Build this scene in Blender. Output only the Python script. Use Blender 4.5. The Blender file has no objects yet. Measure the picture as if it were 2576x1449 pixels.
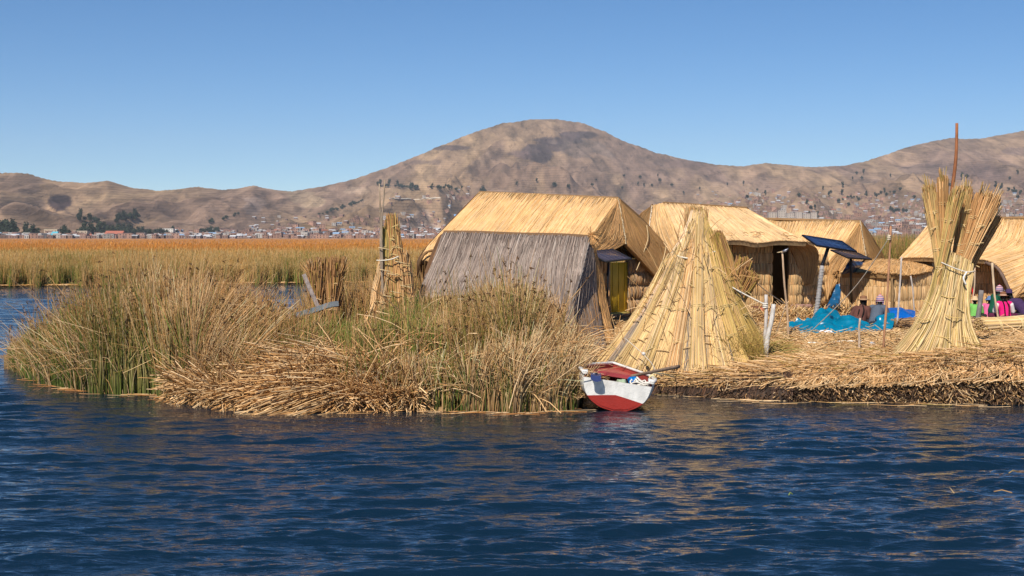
import bpy, math
import numpy as np
from mathutils import Vector

rng = np.random.default_rng(11)
U = rng.uniform
PI = math.pi
SC = bpy.context.scene
COL = SC.collection

# ------------------------------------------------------------------ camera frame
CAM_Z, FPX, CX, HY = 3.03, 3578.0, 1288.0, 597.0
def W(px, py, Y):
    return np.array([(px - CX) * Y / FPX, Y, CAM_Z - (py - HY) * Y / FPX])
def X_(px, Y): return (px - CX) * Y / FPX
def PXOF(X, Y): return CX + X * FPX / Y
def YW(py, z=0.0): return (CAM_Z - z) * FPX / (py - HY)
def tab(xs, ys): return lambda x: np.interp(x, xs, ys)

# ------------------------------------------------------------------ numpy noise
def _h(ix, iy, s):
    n = (ix.astype(np.int64) * 374761393 + iy.astype(np.int64) * 668265263 + s * 974634777) & 0x7fffffff
    n = ((n ^ (n >> 13)) * 1274126177) & 0x7fffffff
    n = (n ^ (n >> 16)) & 0xffff
    return n / 65535.0
def vnoise(x, y, s=0):
    x = np.asarray(x, float); y = np.asarray(y, float)
    ix = np.floor(x); iy = np.floor(y); fx = x - ix; fy = y - iy
    fx = fx * fx * fx * (fx * (fx * 6 - 15) + 10); fy = fy * fy * fy * (fy * (fy * 6 - 15) + 10)
    a = _h(ix, iy, s); b = _h(ix + 1, iy, s); c = _h(ix, iy + 1, s); d = _h(ix + 1, iy + 1, s)
    return (a * (1 - fx) + b * fx) * (1 - fy) + (c * (1 - fx) + d * fx) * fy
def fbm(x, y, s=0, o=4):
    r = 0; a = .5; t = 0
    for k in range(o):
        r = r + a * vnoise(x * 2**k, y * 2**k, s + k * 17); t += a; a *= .5
    return r / t
def sstep(a, b, x):
    t = np.clip((np.asarray(x, float) - a) / (b - a), 0, 1); return t * t * (3 - 2 * t)

# ------------------------------------------------------------------ materials
def mat(name, rough=.75, spec=.25, var=.2, scale=6., bump=.0, bscale=60., col=None, metal=0., stretch=None, streak=0.):
    m = bpy.data.materials.new(name); m.use_nodes = True
    nt = m.node_tree; N = nt.nodes; L = nt.links
    b = N['Principled BSDF']; b.inputs['Roughness'].default_value = rough
    b.inputs['Specular IOR Level'].default_value = spec; b.inputs['Metallic'].default_value = metal
    tc = N.new('ShaderNodeTexCoord')
    src = tc.outputs['Object']
    if stretch:
        mp = N.new('ShaderNodeMapping'); mp.inputs['Scale'].default_value = stretch
        L.new(src, mp.inputs['Vector']); src = mp.outputs['Vector']
    if col is None:
        a = N.new('ShaderNodeAttribute'); a.attribute_name = 'Col'; c = a.outputs['Color']
    else:
        a = N.new('ShaderNodeRGB'); a.outputs[0].default_value = (*col, 1); c = a.outputs[0]
    nz = N.new('ShaderNodeTexNoise'); nz.inputs['Scale'].default_value = scale; nz.inputs['Detail'].default_value = 4
    L.new(src, nz.inputs['Vector'])
    mr = N.new('ShaderNodeMapRange'); mr.inputs['From Min'].default_value = .25; mr.inputs['From Max'].default_value = .75
    mr.inputs['To Min'].default_value = 1 - var; mr.inputs['To Max'].default_value = 1 + var
    L.new(nz.outputs['Fac'], mr.inputs['Value'])
    mx = N.new('ShaderNodeMix'); mx.data_type = 'RGBA'; mx.blend_type = 'MULTIPLY'; mx.inputs['Factor'].default_value = 1
    L.new(c, mx.inputs['A']); L.new(mr.outputs['Result'], mx.inputs['B'])
    L.new(mx.outputs['Result'], b.inputs['Base Color'])
    if bump:
        n2 = N.new('ShaderNodeTexNoise'); n2.inputs['Scale'].default_value = bscale; n2.inputs['Detail'].default_value = 5
        L.new(src, n2.inputs['Vector'])
        bp = N.new('ShaderNodeBump'); bp.inputs['Strength'].default_value = bump; bp.inputs['Distance'].default_value = .02
        L.new(n2.outputs['Fac'], bp.inputs['Height']); L.new(bp.outputs['Normal'], b.inputs['Normal'])
    return m

M = {}
M['straw'] = mat('dry_reed', .7, .25, .16, 2.2)
M['reed'] = mat('reed_stem', .55, .3, .15, .8)
M['earth'] = mat('reed_ground', .95, .1, .35, 5, .8, 30)
M['wood'] = mat('wood', .75, .2, .3, 7, .5, 40, stretch=(6, 6, 1))
M['paint'] = mat('painted_wood', .5, .35, .14, 5, .35, 45)
M['cloth'] = mat('cloth', .9, .1, .12, 9, .35, 60)
M['plastic'] = mat('plastic_sheet', .3, .5, .1, 4, .12, 9)
M['metal'] = mat('metal', .4, .5, .1, 8, metal=.7)
M['rope'] = mat('rope', .85, .15, .1, 20)
M['skin'] = mat('skin', .6, .3, .08, 20)
M['pot'] = mat('pottery', .5, .3, .15, 9)
M['far'] = mat('town_wall', .85, .15, .12, .05)
M['leaf'] = mat('foliage', .7, .2, .3, .05)
M['cell'] = mat('solar_cell', .12, .6, .15, 3)

# ------------------------------------------------------------------ mesh builder
class MB:
    def __init__(s):
        s.v = []; s.c = []; s.q = []; s.t = []; s.qm = []; s.tm = []; s.n = 0
    def verts(s, V, C):
        V = np.asarray(V, float).reshape(-1, 3)
        C = np.broadcast_to(np.asarray(C, float).reshape(-1, 3) if np.ndim(C) > 1 else np.asarray(C, float), (len(V), 3))
        b = s.n; s.v.append(V); s.c.append(C); s.n += len(V); return b
    def quads(s, Q, m=0):
        Q = np.asarray(Q, np.int64).reshape(-1, 4); s.q.append(Q); s.qm.append(np.full(len(Q), m))
    def tris(s, T, m=0):
        T = np.asarray(T, np.int64).reshape(-1, 3); s.t.append(T); s.tm.append(np.full(len(T), m))
    def tubes(s, P, r, col, sides=3, cap=False, m=0):
        """P (N,K,3) centre lines, r (N,) or (N,K), col (3,), (N,3) or (N,K,3)"""
        P = np.asarray(P, float)
        if P.ndim == 2: P = P[None]
        N, K, _ = P.shape
        r = np.asarray(r, float)
        if r.ndim == 0: r = np.full((N, K), float(r))
        elif r.ndim == 1: r = np.repeat(r[:, None], K, 1) if len(r) == N and not (N == 1 and len(r) == K) else r[None, :]
        col = np.asarray(col, float)
        if col.ndim == 1: col = np.broadcast_to(col, (N, K, 3))
        elif col.ndim == 2: col = np.broadcast_to(col[:, None, :], (N, K, 3))
        T = np.gradient(P, axis=1); T /= np.linalg.norm(T, axis=2, keepdims=True) + 1e-12
        ref = rng.normal(size=(N, 1, 3)); t0 = (P[:, -1:] - P[:, :1]); t0 = t0 / (np.linalg.norm(t0, axis=2, keepdims=True) + 1e-9)
        ref = ref - (ref * t0).sum(2, keepdims=True) * t0
        A = np.cross(T, np.broadcast_to(ref, T.shape)); A /= np.linalg.norm(A, axis=2, keepdims=True) + 1e-12
        B = np.cross(T, A)
        an = np.arange(sides) * 2 * PI / sides
        ring = P[:, :, None, :] + r[:, :, None, None] * (np.cos(an)[None, None, :, None] * A[:, :, None, :] + np.sin(an)[None, None, :, None] * B[:, :, None, :])
        cc = np.broadcast_to(col[:, :, None, :], ring.shape)
        b = s.verts(ring.reshape(-1, 3), cc.reshape(-1, 3))
        idx = b + np.arange(N * K * sides).reshape(N, K, sides)
        i2 = np.roll(idx, -1, axis=2)
        s.quads(np.stack([idx[:, :-1], idx[:, 1:], i2[:, 1:], i2[:, :-1]], -1), m)
        if cap:
            for k, fl in ((0, 1), (K - 1, 0)):
                c = s.verts(P[:, k], col[:, k]); ci = c + np.arange(N)
                e = idx[:, k]; f = i2[:, k]
                cen = np.repeat(ci[:, None], sides, 1)
                s.tris(np.stack([cen, f, e] if not fl else [cen, e, f], -1), m)
    def grid(s, P, col, m=0, wrap=False, flip=False):
        P = np.asarray(P, float); a, b_, _ = P.shape
        col = np.asarray(col, float)
        if col.ndim == 3: col = col.reshape(-1, 3)
        b = s.verts(P.reshape(-1, 3), col); idx = b + np.arange(a * b_).reshape(a, b_)
        if wrap: j = np.roll(idx, -1, 1); A, Bq = idx[:-1], j[:-1]; Cq, D = j[1:], idx[1:]
        else: A, Bq, Cq, D = idx[:-1, :-1], idx[:-1, 1:], idx[1:, 1:], idx[1:, :-1]
        s.quads(np.stack([A, D, Cq, Bq] if flip else [A, Bq, Cq, D], -1), m)
        return idx
    def box(s, c, sx, sy, sz, col, ux=(1, 0, 0), uy=(0, 1, 0), uz=(0, 0, 1), bev=.12, m=0):
        """rounded-edge box: centre c, full sizes, axes"""
        c = np.asarray(c, float); ux, uy, uz = [np.asarray(u, float) / np.linalg.norm(u) for u in (ux, uy, uz)]
        e = min(sx, sy, sz) * bev
        def rect(z, k):
            hx, hy = sx / 2 - k, sy / 2 - k
            o = e * .7
            pts = [(-hx + o, -hy), (hx - o, -hy), (hx, -hy + o), (hx, hy - o), (hx - o, hy), (-hx + o, hy), (-hx, hy - o), (-hx, -hy + o)]
            return [c + ux * x + uy * y + uz * z for x, y in pts]
        rows = [rect(-sz / 2, e), rect(-sz / 2 + e, 0), rect(sz / 2 - e, 0), rect(sz / 2, e)]
        idx = s.grid(np.array(rows), col, m, wrap=True)
        for k, fl in ((0, 1), (3, 0)):
            r = idx[k]; cc = s.verts(np.mean(rows[k], 0)[None], col)
            t = [[cc, r[i], r[(i + 1) % 8]] for i in range(8)]
            s.tris([x[::-1] for x in t] if fl else t, m)
    def lathe(s, c, prof, col, n=20, m=0, axis=(0, 0, 1), sq=1.0):
        """prof list of (r, z[, colour])"""
        c = np.asarray(c, float); az = np.asarray(axis, float); az /= np.linalg.norm(az)
        ax = np.cross(az, (0, 1, 0.01)); ax /= np.linalg.norm(ax); ay = np.cross(az, ax)
        th = np.arange(n) * 2 * PI / n
        rows = []; cols = []
        for p in prof:
            rows.append(c + az * p[1] + p[0] * (np.cos(th)[:, None] * ax + sq * np.sin(th)[:, None] * ay))
            cols.append(np.broadcast_to(np.asarray(p[2] if len(p) > 2 else col, float), (n, 3)))
        s.grid(np.array(rows), np.array(cols), m, wrap=True)
    def ball(s, c, r, col, n=12, m=0, axis=(0, 0, 1)):
        r = np.broadcast_to(np.asarray(r, float), (3,))
        th = np.linspace(0, PI, n // 2 + 1); ph = np.arange(n) * 2 * PI / n
        P = np.stack([np.sin(th)[:, None] * np.cos(ph) * r[0], np.sin(th)[:, None] * np.sin(ph) * r[1], np.cos(th)[:, None] * r[2] + 0 * ph], -1) + np.asarray(c)
        s.grid(P, col, m, wrap=True, flip=True)
    def build(s, name, mats, parent=None, org=None, smooth=True):
        V = np.concatenate(s.v); C = np.concatenate(s.c)
        Q = np.concatenate(s.q) if s.q else np.zeros((0, 4), np.int64)
        T = np.concatenate(s.t) if s.t else np.zeros((0, 3), np.int64)
        mi = np.concatenate(s.qm + s.tm)
        o0 = np.zeros(3)
        if parent is not None: o0 = ORG[parent.name]
        elif org is not None: o0 = np.asarray(org, float)
        me = bpy.data.meshes.new(name)
        me.vertices.add(len(V)); me.vertices.foreach_set('co', (V - o0).astype(np.float32).ravel())
        lp = np.concatenate([Q.ravel(), T.ravel()]).astype(np.int32)
        me.loops.add(len(lp)); me.loops.foreach_set('vertex_index', lp)
        st = np.concatenate([np.arange(len(Q)) * 4, len(Q) * 4 + np.arange(len(T)) * 3]).astype(np.int32)
        me.polygons.add(len(st)); me.polygons.foreach_set('loop_start', st)
        me.polygons.foreach_set('material_index', mi.astype(np.int32))
        me.polygons.foreach_set('use_smooth', np.full(len(st), smooth))
        at = me.color_attributes.new('Col', 'FLOAT_COLOR', 'POINT')
        at.data.foreach_set('color', np.concatenate([C, np.ones((len(C), 1))], 1).astype(np.float32).ravel())
        me.update(calc_edges=True)
        for m in (mats if isinstance(mats, (list, tuple)) else [mats]): me.materials.append(m)
        ob = bpy.data.objects.new(name, me); COL.objects.link(ob)
        if parent is not None: ob.parent = parent
        else: ob.location = o0
        ORG[ob.name] = o0
        return ob
ORG = {}
def thing(name, label, cat, loc, group=None):
    o = bpy.data.objects.new(name, None); COL.objects.link(o); o.empty_display_size = .2
    o.location = loc; ORG[o.name] = np.asarray(loc, float)
    return tag(o, label, cat, group)
def tag(o, label, cat, group=None, kind=None):
    o['label'] = label
    if cat: o['category'] = cat
    if group: o['group'] = group
    if kind: o['kind'] = kind
    return o
def struct(o, kind='structure', label=None):
    o['kind'] = kind
    if label: o['label'] = label
    return o

# colours (linear)
STRAW = np.array([.64, .405, .195]); STRAWD = np.array([.46, .26, .10]); BROWN = np.array([.27, .145, .062])
GREY = np.array([.235, .182, .155]); GREYD = np.array([.15, .113, .096]); GREEN = np.array([.080, .115, .018]); OLIVE = np.array([.34, .235, .06])
TAN = np.array([.51, .285, .115]); PALE = np.array([.72, .50, .28]); RUST = np.array([.43, .22, .08])
ROPE = (.62, .54, .42)
def pick(n, pal, w, var=.18):
    pal = np.array(pal); w = np.array(w, float); k = rng.choice(len(pal), n, p=w / w.sum())
    return pal[k] * (1 + rng.normal(0, var, (n, 1))).clip(.45, 1.6)

# ------------------------------------------------------------------ spline patches
def crspline(pts, t):
    """Catmull-Rom through pts at t in 0..1 (chord parameter)"""
    p = np.asarray(pts, float)
    if len(p) == 2: return p[0] + (p[1] - p[0]) * np.asarray(t)[:, None]
    d = np.r_[0, np.cumsum(np.linalg.norm(np.diff(p, axis=0), axis=1))]; d /= d[-1]
    q = np.vstack([2 * p[0] - p[1], p, 2 * p[-1] - p[-2]])
    t = np.clip(np.asarray(t, float), 0, 1)
    i = np.clip(np.searchsorted(d, t, side='right') - 1, 0, len(p) - 2)
    u = ((t - d[i]) / (d[i + 1] - d[i]))[:, None]
    p0, p1, p2, p3 = q[i], q[i + 1], q[i + 2], q[i + 3]
    return .5 * (2 * p1 + (p2 - p0) * u + (2 * p0 - 5 * p1 + 4 * p2 - p3) * u**2 + (3 * p1 - p0 - 3 * p2 + p3) * u**3)
class Patch:
    """rows: list of rows (top to bottom), each a list of (px,py,Y) left to right"""
    def __init__(s, rows, n=40, m=30, world=False):
        u = np.linspace(0, 1, n)
        R = [crspline([p if world else W(*p) for p in r], u) for r in rows]      # nrows,n,3
        R = np.array(R); v = np.linspace(0, 1, m)
        s.G = np.stack([crspline(R[:, k], v) for k in range(n)], 1)              # m,n,3
        s.m, s.n = m, n
        du = np.gradient(s.G, axis=1); dv = np.gradient(s.G, axis=0)
        N = np.cross(du, dv); N /= np.linalg.norm(N, axis=2, keepdims=True) + 1e-9
        # make the normals face the camera side
        c = s.G.reshape(-1, 3).mean(0); f = (N.reshape(-1, 3) * (np.array([0, 0, CAM_Z + 3]) - c)).sum(1).mean()
        s.N = N if f > 0 else -N; s.flip = f > 0
    def at(s, u, v, A=None):
        A = s.G if A is None else A
        x = np.clip(u, 0, 1) * (s.n - 1); y = np.clip(v, 0, 1) * (s.m - 1)
        i = np.minimum(x.astype(int), s.n - 2); j = np.minimum(y.astype(int), s.m - 2); fx = (x - i)[..., None]; fy = (y - j)[..., None]
        return (A[j, i] * (1 - fx) + A[j, i + 1] * fx) * (1 - fy) + (A[j + 1, i] * (1 - fx) + A[j + 1, i + 1] * fx) * fy
def thatch(mb, P, N, pal, w, r=.009, ln=(.35, .9), thick=.07, jit=.012, sheet=None, fringe=.05, slant=0., K=5, lift=.014, var=.11, topfr=.03):
    """a thick mat of reeds laid along v of patch P"""
    sh = np.asarray(sheet if sheet is not None else np.average(pal, 0, w) * .62)
    top = P.G; bot = P.G - P.N * thick
    mb.grid(top, sh, flip=not P.flip); mb.grid(bot, sh * .9, flip=P.flip)
    for a, b in ((top[0], bot[0]), (top[-1], bot[-1]), (top[:, 0], bot[:, 0]), (top[:, -1], bot[:, -1])):
        mb.grid(np.array([a, b]), sh * .8)
    L = U(*ln, N); v0 = U(-.05, 1, N) ; v0 = np.where(U(0, 1, N) < .25, 1 - L + U(0, .05, N), v0)
    u0 = U(0, 1, N)
    t = np.linspace(0, 1, K)
    V = v0[:, None] + L[:, None] * t; Uu = u0[:, None] + rng.normal(0, jit, N)[:, None] * (t - .3) + slant * (V - .5) 
    keep = (V[:, -1] < 1.12)
    V, Uu = V[keep], Uu[keep]; n = len(V)
    pts = P.at(Uu, V) + P.at(Uu, V, P.N) * (U(.0, lift, (n, 1, 1)) + np.abs(rng.normal(0, .004, (n, 1, 1))) * np.array([1, .6, .4, .8, 1.6][:K] if K == 5 else 1).reshape(1, -1, 1))
    # extend past the lower and upper edge
    ov = np.clip(V - 1, 0, None); down = P.at(Uu, np.ones_like(V)) - P.at(Uu, np.full_like(V, .9))
    down /= np.linalg.norm(down, axis=2, keepdims=True) + 1e-9
    pts = pts + down * (ov / .12 * fringe * U(.3, 1.2, (n, 1)))[..., None]
    ot = np.clip(-V, 0, None); pts = pts - down * (ot / .05 * topfr * U(.2, 1.2, (n, 1)))[..., None] * 0 + np.array([0, 0, 1]) * (ot / .05 * topfr * U(.1, 1, (n, 1)))[..., None]
    mb.tubes(pts, U(.6, 1.25, n) * r, pick(n, pal, w, var))
def rope(mb, pts, r, col=ROPE, n=14, sag=0., m=0, sides=5):
    p = crspline(pts, np.linspace(0, 1, n)); p[:, 2] -= sag * 4 * np.linspace(0, 1, n) * (1 - np.linspace(0, 1, n))
    mb.tubes(p, r, col, sides=sides, m=m, cap=True)
def stick(mb, a, b, r0, r1, col, n=7, wob=.012, sides=8, m=0):
    t = np.linspace(0, 1, n)[:, None]; p = np.asarray(a) + (np.asarray(b) - np.asarray(a)) * t
    ph = rng.uniform(0, 6.28, 3); p[:, 0] += wob * 1.6 * (np.sin(t[:, 0] * 4.2 + ph[0]) + .4 * np.sin(t[:, 0] * 9 + ph[1])) * np.sin(t[:, 0] * PI); p[:, 1] += wob * np.sin(t[:, 0] * 5 + ph[2]) * np.sin(t[:, 0] * PI)
    cc = np.asarray(col) * (1 + rng.normal(0, .08, (n, 1)))
    mb.tubes(p[None], (np.linspace(r0, r1, n) * (1 + rng.normal(0, .05, n)))[None], cc[None], sides=sides, cap=True, m=m)
HAZE = True
DENOISE = True
# ================================================================== WORLD, SUN, CAMERA
SUN = np.array([-.245, -.66, .71]); SUN /= np.linalg.norm(SUN)
el = math.asin(SUN[2]); az = math.atan2(SUN[0], SUN[1])
w = bpy.data.worlds.new('World'); SC.world = w; w.use_nodes = True
nt = w.node_tree; bg = nt.nodes['Background']; bg.inputs['Strength'].default_value = .085
sk = nt.nodes.new('ShaderNodeTexSky'); sk.sky_type = 'NISHITA'; sk.sun_disc = False
sk.sun_elevation = el; sk.sun_rotation = az; sk.altitude = 3800; sk.air_density = 1.0; sk.dust_density = .25; sk.ozone_density = 3.0
hs = nt.nodes.new('ShaderNodeHueSaturation'); hs.inputs['Saturation'].default_value = 1.24; nt.links.new(sk.outputs[0], hs.inputs['Color']); nt.links.new(hs.outputs[0], bg.inputs['Color'])
sl = bpy.data.lights.new('sun', 'SUN'); sl.energy = 4.9; sl.angle = math.radians(.53); sl.color = (1, .925, .80)
so = bpy.data.objects.new('sun', sl); COL.objects.link(so)
so.rotation_euler = Vector(SUN).to_track_quat('Z', 'Y').to_euler(); so.location = (-20, -30, 60)
cd = bpy.data.cameras.new('camera'); cam = bpy.data.objects.new('camera', cd); COL.objects.link(cam); SC.camera = cam
cam.location = (0, 0, CAM_Z); cam.rotation_euler = (PI / 2, 0, 0); cd.sensor_width = 36; cd.lens = 36 * FPX / 2576
cd.shift_y = -(724.5 - HY) / 2576; cd.clip_end = 30000; cd.clip_start = .1
SC.view_settings.view_transform = 'Standard'; SC.view_settings.look = 'None'; SC.view_settings.exposure = .3; SC.view_settings.gamma = 1
SC.render.engine = 'CYCLES'
SC.cycles.max_bounces = 5; SC.cycles.diffuse_bounces = 3; SC.cycles.glossy_bounces = 3; SC.cycles.transparent_max_bounces = 8; SC.cycles.volume_bounces = 0
SC.cycles.use_denoising = DENOISE; SC.cycles.sample_clamp_indirect = 6

# ================================================================== WATER
def build_water():
    Y = [4.0]
    while Y[-1] < 70: Y.append(Y[-1] * 1.0018)
    while Y[-1] < 2400: Y.append(Y[-1] * 1.03)
    Y = np.array(Y)
    a = np.r_[np.linspace(-1.4, -.47, 20), np.linspace(-.46, .46, 760), np.linspace(.47, 1.4, 20)]
    YY, AA = np.meshgrid(Y, a, indexing='ij'); XX = YY * AA
    Z = np.zeros_like(XX)
    g = np.random.default_rng(5)
    wx = XX + .25 * (vnoise(XX * .6, YY * .6, 3) - .5); wy = YY + .35 * (vnoise(XX * .5, YY * .5, 9) - .5)
    def comp(lmin, lmax, n, slope, main, spread):
        nonlocal Z
        for k in range(n):
            lam = math.exp(g.uniform(math.log(lmin), math.log(lmax))); th = main + g.normal(0, spread)
            kx, ky = math.sin(th) * 2 * PI / lam, math.cos(th) * 2 * PI / lam
            A = slope * lam / (2 * PI) / math.sqrt(n) * 1.4
            s = np.sin(kx * wx + ky * wy + g.uniform(0, 2 * PI))
            s = s + .5 * (2 * ((s + 1) / 2) ** 2.2 - 1)
            res = np.clip(lam / (.0018 * YY * 3.0) - 1, 0, 1)
            Z += A * s * res
    comp(.9, 2.2, 9, .050, -.10, .22)
    comp(.38, .9, 18, .100, -.16, .22)
    comp(.11, .36, 34, .135, -.10, .27)
    px = PXOF(XX, YY)
    fr = np.interp(px, [-300, 25, 110, 480, 1300, 1460, 1640, 1800, 2576], [33, 32, 29, 26, 24.5, 24.6, 26, 26.6, 26])
    calm = .22 + .78 * sstep(.3, 4.5, fr - YY)
    calm = np.where(YY > fr, .25 + .6 * sstep(40, 60, YY), calm)
    gust = .6 + .65 * fbm(XX * .22 + 3, YY * .22, 21, 3)
    Z *= calm * gust * np.interp(YY, [4, 60, 90, 300], [1, 1, .8, 0])
    mb = MB(); mb.grid(np.stack([XX, YY, Z], -1), (0, 0, 0))
    m = bpy.data.materials.new('lake_water'); m.use_nodes = True; N = m.node_tree.nodes; L = m.node_tree.links
    b = N['Principled BSDF']; b.inputs['Base Color'].default_value = (.0025, .013, .026, 1); b.inputs['Roughness'].default_value = .025
    b.inputs['IOR'].default_value = 1.6; b.inputs['Specular IOR Level'].default_value = 1.0
    tc = N.new('ShaderNodeTexCoord'); mp = N.new('ShaderNodeMapping'); mp.inputs['Scale'].default_value = (1, 3, 1); L.new(tc.outputs['Object'], mp.inputs['Vector'])
    n1 = N.new('ShaderNodeTexNoise'); n1.inputs['Scale'].default_value = 2.6; n1.inputs['Detail'].default_value = 4; L.new(mp.outputs['Vector'], n1.inputs['Vector'])
    bp = N.new('ShaderNodeBump'); bp.inputs['Strength'].default_value = .8; bp.inputs['Distance'].default_value = .06
    L.new(n1.outputs['Fac'], bp.inputs['Height']); L.new(bp.outputs['Normal'], b.inputs['Normal'])
    struct(mb.build('water', m), label='dark blue rippled lake water')
build_water()

# ================================================================== HILLS
SIL = tab([-900, -400, 0, 45, 75, 110, 150, 210, 235, 270, 310, 340, 400, 440, 500, 520, 560, 600, 640, 690, 735, 800, 870, 950, 1030, 1110, 1200, 1270, 1340, 1400, 1460, 1520, 1580, 1650, 1720, 1800, 1870, 1930, 2000, 2050, 2130, 2200, 2270, 2350, 2400, 2440, 2480, 2576, 2800, 3500],
          [470, 440, 435, 433, 437, 450, 457, 460, 457, 453, 465, 474, 478, 474, 470, 474, 478, 472, 466, 477, 481, 470, 455, 430, 400, 365, 330, 308, 300, 300, 307, 330, 358, 383, 400, 415, 417, 410, 417, 421, 416, 398, 375, 352, 346, 350, 345, 328, 300, 380])
YR = tab([-900, 0, 400, 735, 1000, 1400, 1900, 2100, 2576, 3500], [3200, 3300, 3700, 4200, 4800, 5600, 5200, 5000, 5400, 5400])
YS = 1750.
def terrain(a, Y):
    """a: bearing as a picture column, Y depth -> height"""
    yr = YR(a); er = HY - SIL(a); e0 = -3.7
    t = np.clip((Y - YS) / (yr - YS), 0, None); tc = np.minimum(t, 1)
    p = np.interp(a, [0, 700, 1400, 2300], [1.35, 1.35, 1.2, 1.1])
    e = e0 + (er - e0) * tc ** p
    z = CAM_Z + e * Y / FPX
    x = (a - CX) * Y / FPX
    wgt = (4 * tc * (1 - tc)) ** .8 * sstep(.02, .25, tc)
    wx = 160 * (fbm(x / 500, Y / 700, 61, 3) - .5)
    rid = 1 - np.abs(2 * fbm((x + wx) / 430 + 7, Y / 1500 + 3, 31, 4) - 1)
    rid2 = 1 - np.abs(2 * fbm((x + wx) / 130, Y / 420, 77, 3) - 1)
    amp = np.clip((er) / 150, .5, 1.6)
    z = z - wgt * amp * (95 * (1 - rid ** 2) + 34 * (1 - rid2 ** 2)) + wgt * 34
    # left-hand spur and the dark crag
    z = z + 48 * np.exp(-((a + 40) / 190) ** 2 - ((Y - 2350) / 260) ** 2)
    z = z + 26 * np.exp(-((a - 148) / 26) ** 2 - ((Y - 2950) / 70) ** 2)
    z = z + (fbm(x / 45, Y / 230, 5, 4) - .5) * 16 * sstep(0.1, .4, tc) * (1 - sstep(.9, 1, tc) * .5)
    zr = CAM_Z + er * yr / FPX
    z = np.where(t > 1, zr - (Y - yr) * .22 + (fbm(x / 45, Y / 230, 5, 4) - .5) * 8, z)
    return np.maximum(z, -2)
HC = {'ys': np.concatenate([np.linspace(YS, 3000, 500), np.linspace(3003, 5700, 700)])}
def on_hill(px, py):
    Y = HC['ys']; z = terrain(np.full_like(Y, px), Y); sy = HY - (z - CAM_Z) * FPX / Y
    k = np.argmax(sy <= py)
    if sy[k] > py: k = int(np.argmin(sy))
    return np.array([X_(px, Y[k]), Y[k], z[k]])
def build_hills():
    a = np.linspace(-900, 3500, 900)
    Y = np.r_[np.linspace(YS - 40, 3300, 170), np.linspace(3315, 5900, 190), np.linspace(5950, 7200, 12)]
    AA, YY = np.meshgrid(a, Y); Z = terrain(AA, YY); XX = (AA - CX) * YY / FPX
    sy = HY - (Z - CAM_Z) * FPX / YY
    tan = np.array([.275, .180, .112]); mau = np.array([.20, .130, .105]); yel = np.array([.37, .25, .135])
    n1 = fbm(XX / 210, YY / 1300, 3, 6)[..., None]; n2 = fbm(XX / 70 + 9, YY / 420, 8, 5)[..., None]
    c = tan + (mau - tan) * (sstep(.40, .62, n1) * .55 + .25 * sstep(1300, 1700, AA)[..., None] * sstep(-300, 200, sy - 400)[..., None]) + (yel - tan) * sstep(.5, .68, n2) * .35
    def spot(cx, cy, rx, ry, col, k=1., rough=.9, ns=60.):
        nonlocal c
        d = np.sqrt(((AA - cx) / rx) ** 2 + ((sy - cy) / ry) ** 2) + rough * (fbm(XX / ns, YY / ns / 5, int(cx), 4) - .5) * 2
        f = (k * (1 - sstep(.86, 1.02, d)) * (YY < YR(AA) + 20))[..., None]
        c = c * (1 - f) + np.array(col) * f
    bur = (.085, .06, .058)
    spot(1405, 356, 75, 13, bur, .95, .5); spot(1452, 340, 45, 10, bur, .9, .5); spot(1385, 368, 50, 12, bur, .9, .5); spot(1355, 388, 48, 22, bur, .95, .5); spot(1300, 388, 40, 12, (.15, .1, .09), .8); spot(1440, 338, 40, 9, bur, .7); spot(1480, 370, 70, 25, (.15, .11, .09), .7)
    spot(1065, 408, 40, 8, bur, .6); spot(1130, 372, 55, 6, bur, .8, .5); spot(1700, 410, 60, 12, (.15, .1, .085), .6)
    spot(150, 512, 26, 20, (.045, .03, .032), .95, .6, 30); spot(50, 470, 70, 25, (.14, .095, .08), .6); spot(60, 520, 80, 18, (.16, .11, .09), .5)
    spot(1045, 575, 70, 14, (.46, .33, .25), .8); spot(1070, 545, 30, 18, (.42, .3, .23), .6); spot(1250, 497, 110, 5, (.24, .12, .095), .7, .5)
    spot(2450, 440, 90, 25, (.15, .1, .09), .6); spot(2330, 425, 60, 14, (.16, .11, .095), .6); spot(640, 520, 30, 20, (.27, .2, .17), .6)
    spot(900, 480, 40, 12, (.42, .3, .21), .5); spot(760, 500, 50, 20, (.4, .3, .19), .4); spot(2560, 380, 60, 10, (.15, .1, .09), .6)
    mb = MB(); mb.grid(np.stack([XX, YY, Z], -1), c)
    m = bpy.data.materials.new('hill_scrub'); m.use_nodes = True; N = m.node_tree.nodes; L = m.node_tree.links
    b = N['Principled BSDF']; b.inputs['Roughness'].default_value = .95; b.inputs['Specular IOR Level'].default_value = .05
    at = N.new('ShaderNodeAttribute'); at.attribute_name = 'Col'; tc = N.new('ShaderNodeTexCoord')
    def ramp(src, e0, e1, c0, c1):
        r = N.new('ShaderNodeMapRange'); r.inputs['From Min'].default_value = e0; r.inputs['From Max'].default_value = e1
        r.inputs['To Min'].default_value = c0; r.inputs['To Max'].default_value = c1; L.new(src, r.inputs['Value']); return r.outputs['Result']
    def mul(A, B, f=1.):
        x = N.new('ShaderNodeMix'); x.data_type = 'RGBA'; x.blend_type = 'MULTIPLY'; x.inputs['Factor'].default_value = f
        L.new(A, x.inputs['A']); L.new(B, x.inputs['B']); return x.outputs['Result']
    mp = N.new('ShaderNodeMapping'); mp.inputs['Scale'].default_value = (1, .17, .9); L.new(tc.outputs['Object'], mp.inputs['Vector'])
    nz = N.new('ShaderNodeTexNoise'); nz.inputs['Scale'].default_value = .022; nz.inputs['Detail'].default_value = 9; nz.inputs['Roughness'].default_value = .68; L.new(mp.outputs['Vector'], nz.inputs['Vector'])
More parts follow.
